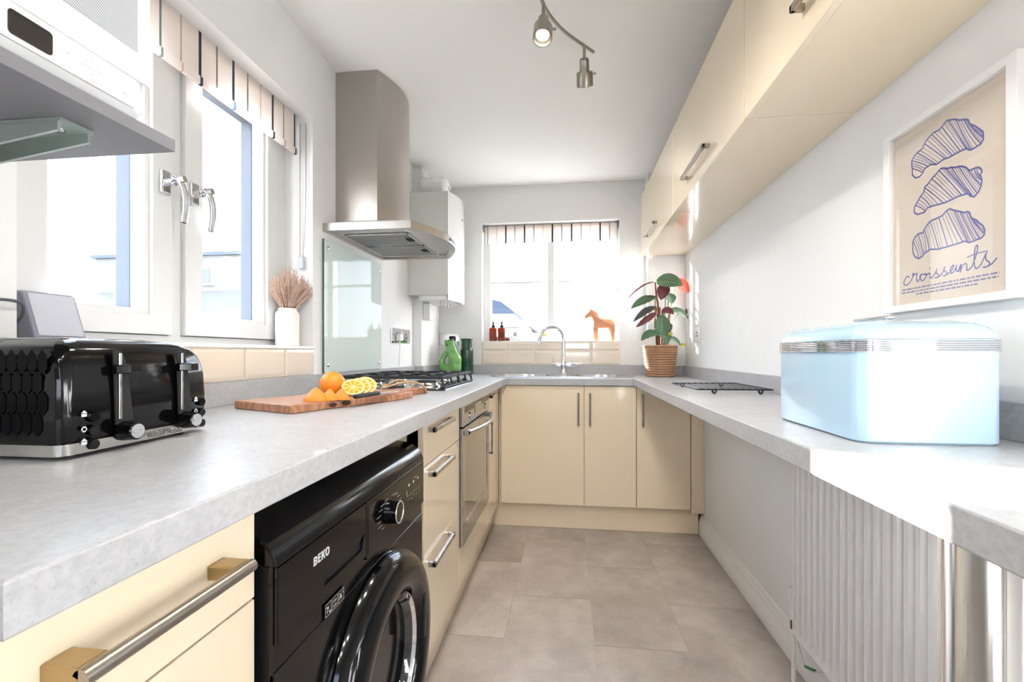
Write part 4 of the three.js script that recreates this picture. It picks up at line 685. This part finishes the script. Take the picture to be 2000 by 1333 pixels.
{
  const b = thing('glass_bottle', 'tall dark green glass bottle behind the fish jug', 'bottle', [-0.705, 0.9, 3.14]);
  put('body', lathe([[0.001, 0.004], [0.04, 0.003], [0.046, 0.008], [0.046, 0.165], [0.043, 0.175], [0.037, 0.182], [0.037, 0.235], [0.041, 0.242], [0.041, 0.25], [0.036, 0.25], [0.034, 0.24], [0.034, 0.185], [0.042, 0.165], [0.042, 0.012], [0.001, 0.01]], [0, 0, 0], 36), P({ color: '#2f7a55', roughness: 0.04, transmission: 0.75, thickness: 0, ior: 1.5, clearcoat: 0.5 }), b);
}
[['amber glass soap bottle with a black pump beside the window frame', -0.541], ['amber glass soap bottle with a black pump, its label towards the room', -0.478]].forEach(([label, x], k) => {
  const b = thing('soap_bottle', label, 'soap bottle', [x, 1.1362, 3.29], 0, 'amber soap bottles on the far sill'); b.userData.local = true;
  put('bottle', loft([[0.0005, 0.004], [0.004, 0], [0.088, 0], [0.096, 0.004], [0.101, 0.013]].map(([y, i]) => ringRR(-0.027 + i, 0.027 - i, -0.024 + i, 0.024 - i, 0.007, y, 5)), true, true, 0.7), P({ color: '#b4521a', roughness: 0.06, transmission: 0.7, thickness: 0, clearcoat: 0.5 }), b);
  put('soap_label', new THREE.BoxGeometry(0.036, 0.045, 0.0006).translate(0, 0.045, 0.0245), S({ color: k ? '#5a2a14' : '#7a3a22', roughness: 0.6 }), b);
  put('pump', [lathe([[0.012, 0.1], [0.012, 0.116], [0.005, 0.118], [0.005, 0.132], [0.009, 0.134], [0.009, 0.14], [0.001, 0.141]], [0, 0, 0], 20), new RoundedBoxGeometry(0.007, 0.006, 0.026, 2, 0.002).translate(0, 0.137, 0.012)], M.rubber, b);
});
{ const d = thing('soap_dish', 'little dark wooden dish beside the amber soap bottles', 'dish', [-0.435, 1.1362, 3.29]); put('dish', lathe([[0.001, 0.002], [0.012, 0.001], [0.014, 0.006], [0.014, 0.022], [0.011, 0.022], [0.01, 0.008], [0.001, 0.006]], [0, 0, 0], 20), S({ color: '#5b2f22', roughness: 0.6 }), d); }
{
  const h = thing('wooden_horse', 'carved orange-brown wooden horse figure standing on the far sill', 'ornament', [0.235, 1.1362, 3.295]); h.userData.local = true;
  const s = new THREE.Shape(); s.moveTo(-0.058, 0.085); s.lineTo(-0.056, 0.13); s.bezierCurveTo(-0.058, 0.16, -0.066, 0.17, -0.076, 0.172); s.lineTo(-0.105, 0.158); s.bezierCurveTo(-0.12, 0.155, -0.124, 0.166, -0.116, 0.176); s.lineTo(-0.086, 0.214); s.lineTo(-0.082, 0.236); s.lineTo(-0.072, 0.226); s.bezierCurveTo(-0.05, 0.222, -0.02, 0.205, -0.01, 0.168); s.bezierCurveTo(0.0, 0.155, 0.03, 0.158, 0.06, 0.158); s.bezierCurveTo(0.095, 0.16, 0.1, 0.135, 0.096, 0.085); s.bezierCurveTo(0.07, 0.095, 0.02, 0.085, -0.015, 0.09); s.closePath();
  const wm = tiled(P({ map: tex(128, (u, v) => { const k = vn(u, v * 0.2, 64, 71) * 0.5 + fbm(u, v, 6, 3, 72) * 0.5; return [196 + 26 * k, 132 + 26 * k, 94 + 24 * k]; }), roughness: 0.5 }), 0.12);
  const leg = (x0, x1, xb0, xb1, z0, z1) => loft([[0.0005, xb0, xb1], [0.05, (x0 + xb0) / 2, (x1 + xb1) / 2], [0.105, x0, x1]].map(([y, a, b]) => [new THREE.Vector3(a, y, z0), new THREE.Vector3(b, y, z0), new THREE.Vector3(b, y, z1), new THREE.Vector3(a, y, z1)]), true, true, 0.4);
  put('body', [toCreasedNormals(ext(s, 0.046, 0.014, 5, 14, 0.009).translate(0, 0, -0.023), 0.8), leg(-0.058, -0.02, -0.05, -0.031, 0.002, 0.02), leg(-0.05, -0.02, -0.036, -0.02, -0.02, -0.002), leg(0.055, 0.096, 0.075, 0.09, 0.002, 0.02), leg(0.05, 0.09, 0.068, 0.08, -0.02, -0.002)], wm, h);
  put('ear', [new THREE.ConeGeometry(0.006, 0.022, 8).translate(-0.078, 0.236, 0.009), new THREE.ConeGeometry(0.006, 0.022, 8).translate(-0.078, 0.236, -0.009)], wm, h);
}

// ------------------------------------------------------------------ plant in its basket
{
  const PX = 0.585, PD = 3.005;
  const pot = thing('plant_basket', 'round woven seagrass basket holding the tall leafy plant', 'basket', [PX, 0.9, PD]);
  const coils = []; const n = 13;
  for (let k = 0; k < n; k++) { const f = k / (n - 1), r = 0.078 + 0.022 * Math.pow(f, 0.8), y = 0.0092 + f * 0.182; const pts = []; for (let i = 0; i < 40; i++) { const a = i / 40 * Math.PI * 2, w = 0.0012 * Math.sin(i * 2.4 + k * 1.7) + R(-0.0008, 0.0008); pts.push(new THREE.Vector3(Math.cos(a) * (r + w), y + R(-0.0008, 0.0008), Math.sin(a) * (r + w))); } coils.push(tube(pts, 0.0088, 6, 80, true)); }
  put('weave', coils, tiled(S({ map: tex(128, (u, v) => { const k = vn(u, v, 64, 81) * 0.6 + vn(u, v, 12, 82) * 0.4; return [142 + 62 * k, 104 + 54 * k, 80 + 44 * k]; }), roughness: 0.9 }), 0.1), pot);
  put('lining', lathe([[0.001, 0.002], [0.076, 0.002], [0.1, 0.19], [0.097, 0.19], [0.09, 0.17], [0.001, 0.168]], [0, 0, 0], 32), S({ color: '#b08a66', roughness: 1 }), pot);
  put('soil', lathe([[0.001, 0.176], [0.05, 0.175], [0.094, 0.171]], [0, 0, 0], 32), S({ color: '#3a2b20', roughness: 1 }), pot);
  const p = thing('calathea_plant', 'tall calathea with striped green and burgundy leaves in the basket', 'plant', [PX, 1.07, PD]); p.userData.local = true;
  const leafTex = canvasTex(256, 256, (g) => { g.fillStyle = '#264d33'; g.fillRect(0, 0, 256, 256); g.strokeStyle = '#86ab83'; g.lineWidth = 6; for (let k = -2; k < 12; k++) for (const m of [-1, 1]) { g.beginPath(); g.moveTo(128, 250 - k * 22); g.quadraticCurveTo(128 + m * 60, 236 - k * 22, 128 + m * 118, 196 - k * 22); g.stroke(); } g.strokeStyle = '#9dbb92'; g.lineWidth = 5; g.beginPath(); g.moveTo(128, 0); g.lineTo(128, 256); g.stroke(); });
  const redTex = canvasTex(128, 128, (g) => { g.fillStyle = '#6a2c33'; g.fillRect(0, 0, 128, 128); g.strokeStyle = '#83414a'; g.lineWidth = 3; for (let k = -1; k < 10; k++) for (const m of [-1, 1]) { g.beginPath(); g.moveTo(64, 126 - k * 14); g.lineTo(64 + m * 58, 98 - k * 14); g.stroke(); } });
  const G = P({ map: leafTex, roughness: 0.45, transmission: 0.12, thickness: 0, side: THREE.DoubleSide }), D = P({ map: redTex, roughness: 0.5, transmission: 0.12, thickness: 0, side: THREE.DoubleSide }), O = P({ color: '#b5503a', roughness: 0.5, transmission: 0.35, thickness: 0, side: THREE.DoubleSide }), Yl = P({ color: '#b9b341', roughness: 0.5, transmission: 0.3, thickness: 0, side: THREE.DoubleSide });
  // a leaf from base to tip (own axes: x right, y up, z towards the room), w half width, up = which way the face looks, droop bends the spine
  function leaf(base, tip, w0, face, droop, mat, cup = 0.25) {
    const w = w0 * 1.22;
    const a = new THREE.Vector3(...base), b = new THREE.Vector3(...tip), mid = a.clone().lerp(b, 0.5).add(new THREE.Vector3(0, droop, 0)), c = new THREE.QuadraticBezierCurve3(a, mid, b), N = new THREE.Vector3(...face).normalize();
    const nu = 12, nv = 6, pos = [], uv = [], idx = [];
    for (let i = 0; i <= nu; i++) { const t = i / nu, q = c.getPoint(t), tg = c.getTangent(t).normalize(), side = new THREE.Vector3().crossVectors(tg, N).normalize(), nn = new THREE.Vector3().crossVectors(side, tg).normalize(), ww = w * Math.pow(Math.sin(Math.PI * Math.min(1, 0.04 + t * 0.96)), 0.7) * (1 - 0.25 * t);
      for (let k = 0; k <= nv; k++) { const s = k / nv * 2 - 1, v = q.clone().addScaledVector(side, ww * s).addScaledVector(nn, cup * ww * s * s + 0.0012 * Math.sin(t * 30) * Math.abs(s)); pos.push(v.x, v.y, v.z); uv.push((s + 1) / 2, t); } }
    for (let i = 0; i < nu; i++) for (let k = 0; k < nv; k++) { const q = i * (nv + 1) + k; idx.push(q, q + 1, q + nv + 1, q + 1, q + nv + 2, q + nv + 1); }
    const g = new THREE.BufferGeometry(); g.setAttribute('position', new THREE.Float32BufferAttribute(pos, 3)); g.setAttribute('uv', new THREE.Float32BufferAttribute(uv, 2)); g.setIndex(idx); g.computeVertexNormals();
    return put('leaf', g, mat, p);
  }
  const stalk = (pts, r, mat) => put('stalk', tube(pts.map((q) => new THREE.Vector3(...q)), r, 7, 24), mat, p);
  const sg = S({ color: '#5b6b3c', roughness: 0.7 }), sb = S({ color: '#7a4a38', roughness: 0.8 });
  const L = (x, y, z = 0) => [x, y - 1.07, z];
  leaf(L(-0.045, 1.5, 0.02), L(-0.215, 1.385, 0.08), 0.022, [0.25, 0.9, -0.3], 0.035, D);
  leaf(L(-0.03, 1.495, 0.05), L(0.115, 1.465, 0.1), 0.052, [0, 0.5, 0.9], 0.025, G);
  leaf(L(0.1, 1.495, -0.02), L(0.178, 1.43, -0.01), 0.034, [-0.2, 0.3, 0.95], 0.045, O);
  leaf(L(0.03, 1.485, 0.02), L(0.0, 1.385, 0.03), 0.037, [-0.3, 0.1, 1], 0.01, D);
  leaf(L(0.05, 1.43, 0.0), L(0.065, 1.36, 0.03), 0.036, [0.3, 0.2, 1], 0.004, G);
  leaf(L(-0.03, 1.405, 0.0), L(-0.19, 1.33, 0.06), 0.026, [0.3, 0.5, 0.7], 0.03, G);
  leaf(L(-0.02, 1.41, -0.02), L(-0.12, 1.39, 0.02), 0.016, [0.3, 0.8, -0.4], 0.012, D);
  leaf(L(-0.03, 1.34, 0.02), L(-0.178, 1.245, 0.07), 0.02, [0.6, 0.5, 0.5], 0.035, P({ color: '#4b4a4f', roughness: 0.35, side: THREE.DoubleSide }));
  leaf(L(-0.03, 1.3, 0.03), L(-0.165, 1.21, 0.09), 0.026, [0.5, -0.5, 0.8], 0.02, D);
  leaf(L(0.06, 1.325, 0.02), L(0.163, 1.262, 0.05), 0.025, [0.2, 0.6, 0.8], 0.03, G);
  leaf(L(0.09, 1.33, -0.03), L(0.168, 1.325, -0.02), 0.006, [0, 1, 0.3], 0.008, G);
  leaf(L(0.17, 1.335, -0.04), L(0.176, 1.3, -0.035), 0.009, [-1, 0, 0.6], 0.0, D);
  leaf(L(0.0, 1.31, 0.06), L(0.07, 1.29, 0.07), 0.021, [0, 0.4, 1], 0.02, D, 0.7);
  leaf(L(0.0, 1.16, 0.05), L(0.005, 1.295, 0.04), 0.05, [0.2, 0.1, 1], 0.0, G);
  leaf(L(0.0, 1.16, 0.04), L(0.07, 1.23, 0.03), 0.03, [-0.4, 0.2, 1], 0.02, G);
  leaf(L(-0.01, 1.16, 0.06), L(-0.135, 1.125, 0.11), 0.034, [0.1, 0.85, 0.6], 0.05, G);
  leaf(L(0.01, 1.15, 0.07), L(0.02, 1.1, 0.12), 0.03, [0, 0.6, 0.8], 0.04, G);
  leaf(L(0.04, 1.2, 0.0), L(0.06, 1.13, 0.03), 0.022, [0.4, 0.2, 1], 0.01, Yl);
  leaf(L(0.05, 1.15, 0.04), L(0.11, 1.09, 0.07), 0.022, [0.3, 0.6, 0.7], 0.015, G);
  leaf(L(0.105, 1.1, 0.06), L(0.14, 1.085, 0.08), 0.014, [0, 0.7, 0.7], 0.01, Yl);
  stalk([L(-0.015, 1.075, 0), L(-0.02, 1.2, 0.0), L(-0.012, 1.33, 0.01), L(-0.025, 1.42, 0.01), L(-0.035, 1.5, 0.02)], 0.006, sb);
  stalk([L(-0.005, 1.075, 0.01), L(-0.01, 1.2, 0.012), L(-0.006, 1.34, 0.012)], 0.009, sb);
  for (const [x, y] of [[0.02, 1.31], [-0.025, 1.33], [-0.03, 1.25]]) put('leaf_sheath', new THREE.SphereGeometry(0.013, 12, 10).scale(0.8, 1.6, 0.6).translate(x - 0.005, y - 1.07, 0.015), S({ color: '#8a6a3f', roughness: 0.9 }), p);
  stalk([L(0.01, 1.075, -0.01), L(0.03, 1.25, -0.01), L(0.03, 1.485, 0.02)], 0.0028, sg); stalk([L(0.02, 1.075, -0.02), L(0.05, 1.25, -0.01), L(0.05, 1.43, 0)], 0.0026, sg);
  stalk([L(0.02, 1.075, -0.03), L(0.06, 1.28, -0.03), L(0.1, 1.495, -0.02)], 0.0026, sg); stalk([L(0.02, 1.075, 0.0), L(0.045, 1.2, 0.03), L(0.06, 1.325, 0.02)], 0.0026, sb);
  stalk([L(0.02, 1.075, 0.02), L(0.035, 1.2, 0.05), L(0.04, 1.29, 0.065)], 0.0026, sb); stalk([L(-0.02, 1.075, -0.01), L(-0.03, 1.3, -0.005), L(-0.03, 1.405, 0)], 0.003, sb);
  stalk([L(-0.0, 1.075, 0.03), L(0, 1.12, 0.04), L(0, 1.165, 0.05)], 0.005, sb); stalk([L(0.035, 1.075, 0.01), L(0.04, 1.14, 0.02), L(0.04, 1.2, 0)], 0.004, sg);
  stalk([L(0.03, 1.075, -0.03), L(0.1, 1.28, -0.04), L(0.165, 1.33, -0.04)], 0.002, sg); stalk([L(-0.01, 1.075, 0.02), L(-0.02, 1.25, 0.02), L(-0.03, 1.34, 0.02)], 0.0024, sb);
}

// ------------------------------------------------------------------ right worktop
{
  const r = thing('cooling_rack', 'black wire cooling rack lying on the right worktop', 'cooling rack', [0.6, 0.9, 1.95]);
  const y = 0.918, c = [[0.452, 2.06], [0.728, 2.1], [0.728, 1.73], [0.468, 1.724]], wires = [];
  c.forEach(([x, d], i) => { const [x2, d2] = c[(i + 1) % 4]; wires.push(rod(V(x, y, d), V(x2, y, d2), 0.0028, 0.0028, 8)); });
  mk('rim_wire', wires, M.iron, r);
  for (let k = 1; k < 11; k++) { const t = k / 11; mk('cross_wire', rod(V(0.452 + 0.276 * t, y + 0.002, 2.06 + 0.04 * t), V(0.468 + 0.26 * t, y + 0.002, 1.724 + 0.006 * t), 0.0016, 0.0016, 6), M.iron, r); }
  for (const [x, d] of [[0.49, 2.062], [0.66, 2.09], [0.52, 1.726], [0.68, 1.729]]) mk('foot', [tube([V(x, y, d), V(x + 0.001, 0.91, d + 0.002), V(x + 0.006, 0.9042, d), V(x + 0.011, 0.91, d - 0.002), V(x + 0.012, y, d)], 0.0036, 6)], M.iron, r);
}
{
  const b = thing('bread_bin', 'pale blue enamel bread bin with ribbed chrome band on the right worktop', 'bread bin', [0.59, 0.9, 0.97]), x0 = 0.478, x1 = 0.7, d0 = 0.818, d1 = 1.118;
  const blue = P({ color: '#b3cfe2', roughness: 0.2, clearcoat: 0.6, clearcoatRoughness: 0.06 });
  const rr = (i, y, r = 0.028) => ringRR(x0 + i, x1 - i, d0 + i, d1 - i, Math.max(0.006, r - i * 0.5), y, 10);
  mk('body', loft([[0.004, 0.9004], [0, 0.904], [0, 1.052]].map(([i, y]) => rr(i, y)), true, true, 0.6), blue, b);
  const band = []; for (let k = 0; k < 6; k++) { const y = 1.0515 + k * 0.0036; band.push(rr(-0.001, y), rr(-0.0028, y + 0.0009), rr(-0.0028, y + 0.0025), rr(-0.001, y + 0.0034)); } band.push(rr(0.004, 1.0735));
  mk('chrome_band', loft(band, true, true, 0.9), M.chrome, b);
  const lid = mk('lid', loft([[0.0, 1.0735], [0.0, 1.078], [0.003, 1.085], [0.01, 1.093], [0.022, 1.1], [0.045, 1.105], [0.08, 1.107]].map(([i, y]) => rr(i, y, 0.03)), true, true, 0.9), blue, b);
  mk('lid_knob', [rod(V(0.589, 1.105, 0.93), V(0.589, 1.113, 0.93), 0.004), rod(V(0.589, 1.105, 1.0), V(0.589, 1.113, 1.0), 0.004), new RoundedBoxGeometry(0.016, 0.007, 0.1, 3, 0.003).translate(0.589, 1.1155, -0.965)], M.chrome, lid);
}
{ // framed print
  const f = thing('framed_print', 'white framed beige print of three blue croissants on the right wall', 'picture', [XR, 1.352, 1.03]), d0 = 0.866, d1 = 1.196, y0 = 1.144, y1 = 1.564, w = 0.03, xa = XR - 0.018;
  mk('frame', exSide(holed(d0, d1, y0, y1, [[d0 + 0.021, d1 - 0.021, y0 + 0.015, y1 - 0.015]]), xa, XR - 0.0005, 0.001), M.white, f);
  const pt = canvasTex(1024, 1408, (g, W, Hh) => {
    g.fillStyle = '#d8cabb'; g.fillRect(0, 0, W, Hh); g.strokeStyle = g.fillStyle = '#474b93'; g.lineJoin = g.lineCap = 'round';
    const cro = (o, seed) => { // outline, then the layers as curved strokes from the upper edge to the lower one
      g.lineWidth = 12; g.beginPath(); for (let i = 0; i < o.length; i += 2) (i ? g.lineTo(o[i], o[i + 1]) : g.moveTo(o[i], o[i + 1])); g.closePath(); g.stroke();
      const n = o.length / 2, at = (f) => { const i = Math.floor(f), k = f - i, p = (i % n) * 2, q = ((i + 1) % n) * 2; return [o[p] + (o[q] - o[p]) * k, o[p + 1] + (o[q + 1] - o[p + 1]) * k]; };
      for (let k = 0; k < 30; k++) { const t = k / 29, a = at(n * 0.08 + t * n * 0.34), b = at(n * 0.97 - t * n * 0.46); g.lineWidth = k % 3 === 0 ? 8 : 2.5 + 3 * hash(k, 1, seed); const bend = (0.5 - t) * 36 * (0.6 + hash(k, 2, seed)); g.beginPath(); g.moveTo(b[0], b[1]); g.quadraticCurveTo((a[0] + b[0]) / 2 + bend, (a[1] + b[1]) / 2, a[0] + 8 * (hash(k, 3, seed) - 0.5), a[1]); g.stroke(); }
    };
    cro([199, 365, 231, 401, 274, 408, 302, 394, 324, 365, 384, 357, 437, 379, 501, 368, 551, 375, 601, 372, 647, 372, 693, 375, 715, 394, 736, 401, 804, 394, 821, 372, 821, 343, 818, 318, 807, 307, 761, 253, 715, 213, 708, 184, 686, 166, 672, 162, 636, 148, 601, 123, 565, 108, 533, 97, 508, 105, 466, 130, 405, 126, 373, 137, 331, 159, 302, 199, 252, 206, 213, 224, 192, 249, 192, 282, 199, 318], 2);
    cro([217, 657, 224, 679, 252, 700, 324, 704, 352, 679, 412, 682, 516, 693, 576, 690, 626, 686, 683, 690, 704, 693, 725, 718, 754, 733, 786, 711, 804, 679, 811, 646, 804, 614, 796, 599, 811, 585, 807, 567, 789, 545, 761, 538, 715, 538, 693, 509, 658, 484, 626, 473, 601, 469, 558, 451, 540, 451, 501, 433, 476, 426, 437, 448, 405, 462, 359, 495, 324, 509, 316, 545, 281, 567, 252, 599, 224, 625], 5);
    cro([203, 949, 206, 996, 228, 1033, 267, 1054, 302, 1043, 324, 1022, 384, 1007, 452, 1022, 501, 1022, 601, 1022, 683, 1018, 711, 1036, 736, 1036, 782, 1029, 807, 1029, 828, 1011, 832, 982, 818, 949, 786, 917, 772, 899, 729, 870, 718, 830, 700, 816, 672, 816, 647, 801, 612, 783, 590, 773, 555, 751, 523, 758, 491, 780, 437, 787, 391, 787, 359, 801, 324, 834, 309, 859, 260, 856, 224, 874, 203, 906], 8);
    // the word, written in a loose hand
    g.lineWidth = 9; const hand = (pts) => { g.beginPath(); g.moveTo(pts[0], pts[1]); for (let i = 2; i < pts.length; i += 4) g.quadraticCurveTo(pts[i], pts[i + 1], pts[i + 2], pts[i + 3]); g.stroke(); };
    const y = 1228; // c r o i s s a n t s
    hand([165, y - 45, 140, y - 70, 110, y - 20, 95, y + 25, 150, y + 12, 185, y, 215, y - 60, 210, y - 80, 200, y - 50, 215, y - 55, 250, y - 60, 235, y - 20, 250, y + 5, 275, y, 290, y - 45, 320, y - 50, 275, y - 35, 282, y - 5, 300, y + 10, 330, y - 5, 345, y - 30, 325, y - 50, 315, y - 40, 335, y - 30, 360, y - 38]);
    hand([360, y - 38, 378, y - 48, 375, y - 20, 372, y + 8, 398, y - 4, 425, y - 22, 440, y - 58, 425, y - 30, 455, y - 16, 470, y + 8, 425, y + 4, 470, y + 4, 490, y - 20, 505, y - 40, 512, y - 62, 495, y - 34, 528, y - 20, 542, y + 6, 498, y + 2, 545, y + 4, 575, y - 30, 600, y - 62, 580, y - 60, 545, y - 30, 570, y - 2, 600, y - 8, 612, y - 55, 605, y, 630, y - 10]);
    hand([630, y - 10, 645, y - 60, 650, y - 50, 642, y - 20, 644, y, 660, y - 60, 690, y - 52, 700, y - 40, 695, y - 5, 710, y + 2, 735, y - 20, 775, y - 90, 780, y - 150, 770, y - 175, 758, y - 130, 745, y - 30, 765, y - 2, 790, y + 2, 815, y - 40, 835, y - 80, 845, y - 95, 825, y - 45, 862, y - 30, 880, y + 2, 820, y, 870, y + 10, 915, y - 42]);
    g.lineWidth = 7; hand([700, y - 92, 770, y - 110, 850, y - 102]); g.beginPath(); g.arc(376, y - 78, 6, 0, 7); g.fill();
    for (let r = 0; r < 3; r++) { let x = [90, 85, 240][r]; const e = [935, 930, 780][r]; g.fillStyle = '#6a6c9e'; while (x < e) { const l = 14 + 40 * hash(Math.round(x), r, 5); g.fillRect(x, y + 48 + r * 25, Math.min(l, e - x), 11); x += l + 9; } }
  });
  const img = new THREE.PlaneGeometry(0.288, 0.39).rotateY(-Math.PI / 2).translate(XR - 0.006, (y0 + y1) / 2, -(d0 + d1) / 2 - 0.0);
  lab(mk('print', img, S({ map: pt, roughness: 0.8 }), f), 'beige paper print of three blue croissants');
  mk('backing', B(XR - 0.005, XR, y0 + 0.01, y1 - 0.01, d0 + 0.01, d1 - 0.01), M.white, f);
  mk('glazing', B(XR - 0.0105, XR - 0.0095, y0 + 0.012, y1 - 0.012, d0 + 0.012, d1 - 0.012), M.glassPane, f);
}

// ------------------------------------------------------------------ radiator, bar leg, end panel, lead
{
  const r = thing('radiator', 'white ribbed panel radiator under the right worktop', 'radiator', [0.72, 0.17, 1.0]), d0 = 0.46, d1 = 1.522, y0 = 0.175, y1 = 0.76, nu = 33, seg = 330, pos = [], idx = [];
  const ys = [y0, y0 + 0.012, y0 + 0.03, y0 + 0.045, y1 - 0.045, y1 - 0.03, y1 - 0.012, y1];
  for (let i = 0; i <= seg; i++) for (let k = 0; k < ys.length; k++) { const d = d0 + (d1 - d0) * i / seg, ph = ((d - d0) / (d1 - d0) * nu) % 1, e = k <= 1 || k >= 6 ? 0 : k === 2 || k === 5 ? 0.6 : 1, m = Math.max(0, Math.min(1, (Math.abs(ph - 0.5) - 0.14) / 0.16)); pos.push(0.697 + 0.019 * e * (1 - m) , ys[k], -d); }
  for (let i = 0; i < seg; i++) for (let k = 0; k < ys.length - 1; k++) { const q = i * ys.length + k; idx.push(q, q + 1, q + ys.length, q + 1, q + ys.length + 1, q + ys.length); }
  const g = new THREE.BufferGeometry(); g.setAttribute('position', new THREE.Float32BufferAttribute(pos, 3)); g.setIndex(idx);
  mk('panel', [toCreasedNormals(g, 0.6), B(0.7, 0.722, y0 - 0.001, y0 + 0.004, d0, d1), B(0.7, 0.722, y1 - 0.004, y1 + 0.001, d0, d1), B(0.7, 0.722, y0, y1, d1 - 0.003, d1), B(0.7, 0.722, y0, y1, d0, d0 + 0.003), B(0.719, 0.722, y0, y1, d0, d1)], P({ color: '#efeeee', roughness: 0.3 }), r);
  for (const d of [0.7, 1.3]) mk('wall_bracket', B(0.7225, XR - 0.0005, 0.3, 0.34, d, d + 0.04), M.white, r);
  const v = mk('valve', [rod(V(0.715, 0.215, 1.522), V(0.715, 0.215, 1.553), 0.009), rod(V(0.715, 0.2, 1.553), V(0.715, 0.26, 1.553), 0.011), rod(V(0.715, 0.26, 1.553), V(0.715, 0.3, 1.553), 0.014, 0.012)], M.white, r);
  mk('brass_joint', rod(V(0.715, 0.17, 1.553), V(0.715, 0.205, 1.553), 0.009), S({ color: '#7a5a45', metalness: 0.6, roughness: 0.6 }), v);
  mk('feed_pipe', rod(V(0.715, 0.001, 1.553), V(0.715, 0.17, 1.553), 0.0065), M.white, v);
  const c = thing('thin_cable', 'thin white cable with a green joint running below the radiator', 'cable', [0.7, 0, 1.4]);
  mk('lead', tube([V(0.735, 0.12, 1.57), V(0.73, 0.08, 1.5), V(0.738, 0.13, 1.4), V(0.735, 0.1, 1.3), V(0.73, 0.12, 1.15), V(0.735, 0.09, 1.0)], 0.0022, 5, 40), S({ color: '#dfe3df', roughness: 0.6 }), c);
  mk('joint', rod(V(0.73, 0.079, 1.51), V(0.7335, 0.1, 1.46), 0.0045, 0.0045, 8), S({ color: '#4e7d62', roughness: 0.6 }), c);
}
{
  const l = thing('bar_leg', 'brushed steel tubular leg holding up the end of the right worktop', 'leg', [0.49, 0, 0.622]);
  mk('tube', rod(V(0.49, 0.012, 0.622), V(0.49, 0.855, 0.622), 0.03, 0.03, 40), M.steel, l); mk('foot', lathe([[0.001, 0], [0.036, 0], [0.036, 0.006], [0.031, 0.012]], [0.49, 0.0008, 0.622]), M.steel, l); mk('top_plate', lathe([[0.031, 0], [0.036, 0.003], [0.036, 0.0075], [0.001, 0.0075]], [0.49, 0.852, 0.622]), M.steel, l);
  const e = thing('end_panel', 'white upright panel beside the steel leg under the right worktop', 'panel', [0.55, 0, 0.62]);
  mk('panel', B(0.528, 0.688, 0.002, 0.8595, 0.602, 0.66, 0.002), M.white, e); mk('cap_strip', B(0.5275, 0.688, 0.83, 0.8597, 0.6, 0.601), M.white, e);
}

// ------------------------------------------------------------------ ceiling spotlight bars
const WARM = new THREE.Color().setRGB(1, 0.95, 0.84);
function spotBar(label, path, rose, heads, power) {
  const y = 2.18, t = thing('spotlight_bar', label, 'ceiling light', [rose[0], H, rose[1]]);
  mk('bar', tube(path.map(([x, d]) => V(x, y, d)), 0.0065, 10, 80), M.nickel, t);
  mk('ceiling_rose', [lathe([[0.055, 0], [0.055, -0.018], [0.05, -0.022], [0.001, -0.022]], [rose[0], H - 0.0005, rose[1]]), rod(V(rose[0], y, rose[1]), V(rose[0], H - 0.02, rose[1]), 0.008)], M.nickel, t);
  for (const [x, d, dir, glow] of heads) {
    const q = new THREE.Quaternion().setFromUnitVectors(new THREE.Vector3(0, -1, 0), new THREE.Vector3(...dir).normalize()), o = V(x, y - 0.055, d), pl = (g) => g.applyQuaternion(q).translate(o.x, o.y, o.z);
    const h = mk('lamp_head', [rod(V(x, y, d), V(x, y - 0.05, d), 0.006, 0.006, 10), pl(lathe([[0.001, 0.008], [0.014, 0.008], [0.017, 0.002], [0.0175, -0.034], [0.03, -0.036], [0.031, -0.082], [0.0285, -0.082], [0.028, -0.05], [0.001, -0.045]], [0, 0, 0], 32)), pl(rod(new THREE.Vector3(0.03, -0.045, 0), new THREE.Vector3(0.042, -0.045, 0), 0.004, 0.004, 8))], M.nickel, t);
    mk('lamp_bulb', pl(lathe([[0.0215, -0.068], [0.016, -0.072], [0.001, -0.074]], [0, 0, 0], 24)), S({ color: '#fff4e2', roughness: 0.3, emissive: WARM, emissiveIntensity: glow * 0.1 }), h);
    const sp = new THREE.SpotLight(WARM, power, 0, 1.15, 1, 2), dv = new THREE.Vector3(0, -1, 0).applyQuaternion(q); sp.position.copy(o).addScaledVector(dv, 0.085); sp.target.position.copy(o).addScaledVector(dv, 1); sp.castShadow = true; sp.shadow.radius = 1.2; sp.name = 'lamp_beam'; scene.add(sp, sp.target);
  }
}
spotBar('curved brushed nickel spotlight bar on the ceiling over the kitchen aisle', [[0.095, 1.735], [0.055, 1.69], [-0.02, 1.6], [-0.075, 1.49], [-0.09, 1.36], [-0.07, 1.22], [-0.05, 1.08], [-0.065, 0.94], [-0.12, 0.83], [-0.2, 0.74]], [-0.06, 1.15],
  [[-0.078, 1.47, [-0.02, -0.93, 0.32], 4], [0.06, 1.695, [0.05, -0.75, -0.62], 4], [-0.055, 1.02, [0.2, -0.9, -0.2], 4], [-0.17, 0.775, [-0.15, -0.9, -0.3], 4]], LAMP);
spotBar('curved brushed nickel spotlight bar on the ceiling behind the viewer', [[0.1, -0.1], [0.06, -0.18], [-0.02, -0.3], [-0.07, -0.42], [-0.08, -0.55], [-0.05, -0.7], [-0.06, -0.85], [-0.12, -1.0], [-0.2, -1.08]], [-0.06, -0.6],
  [[0.05, -0.2, [0.1, -0.85, -0.5], 4], [-0.06, -0.4, [-0.3, -0.85, -0.45], 4], [-0.05, -0.78, [0.2, -0.8, -0.5], 4], [-0.15, -1.03, [-0.2, -0.8, -0.5], 4]], LAMP * 0.7);

renderer.render(scene, camera);
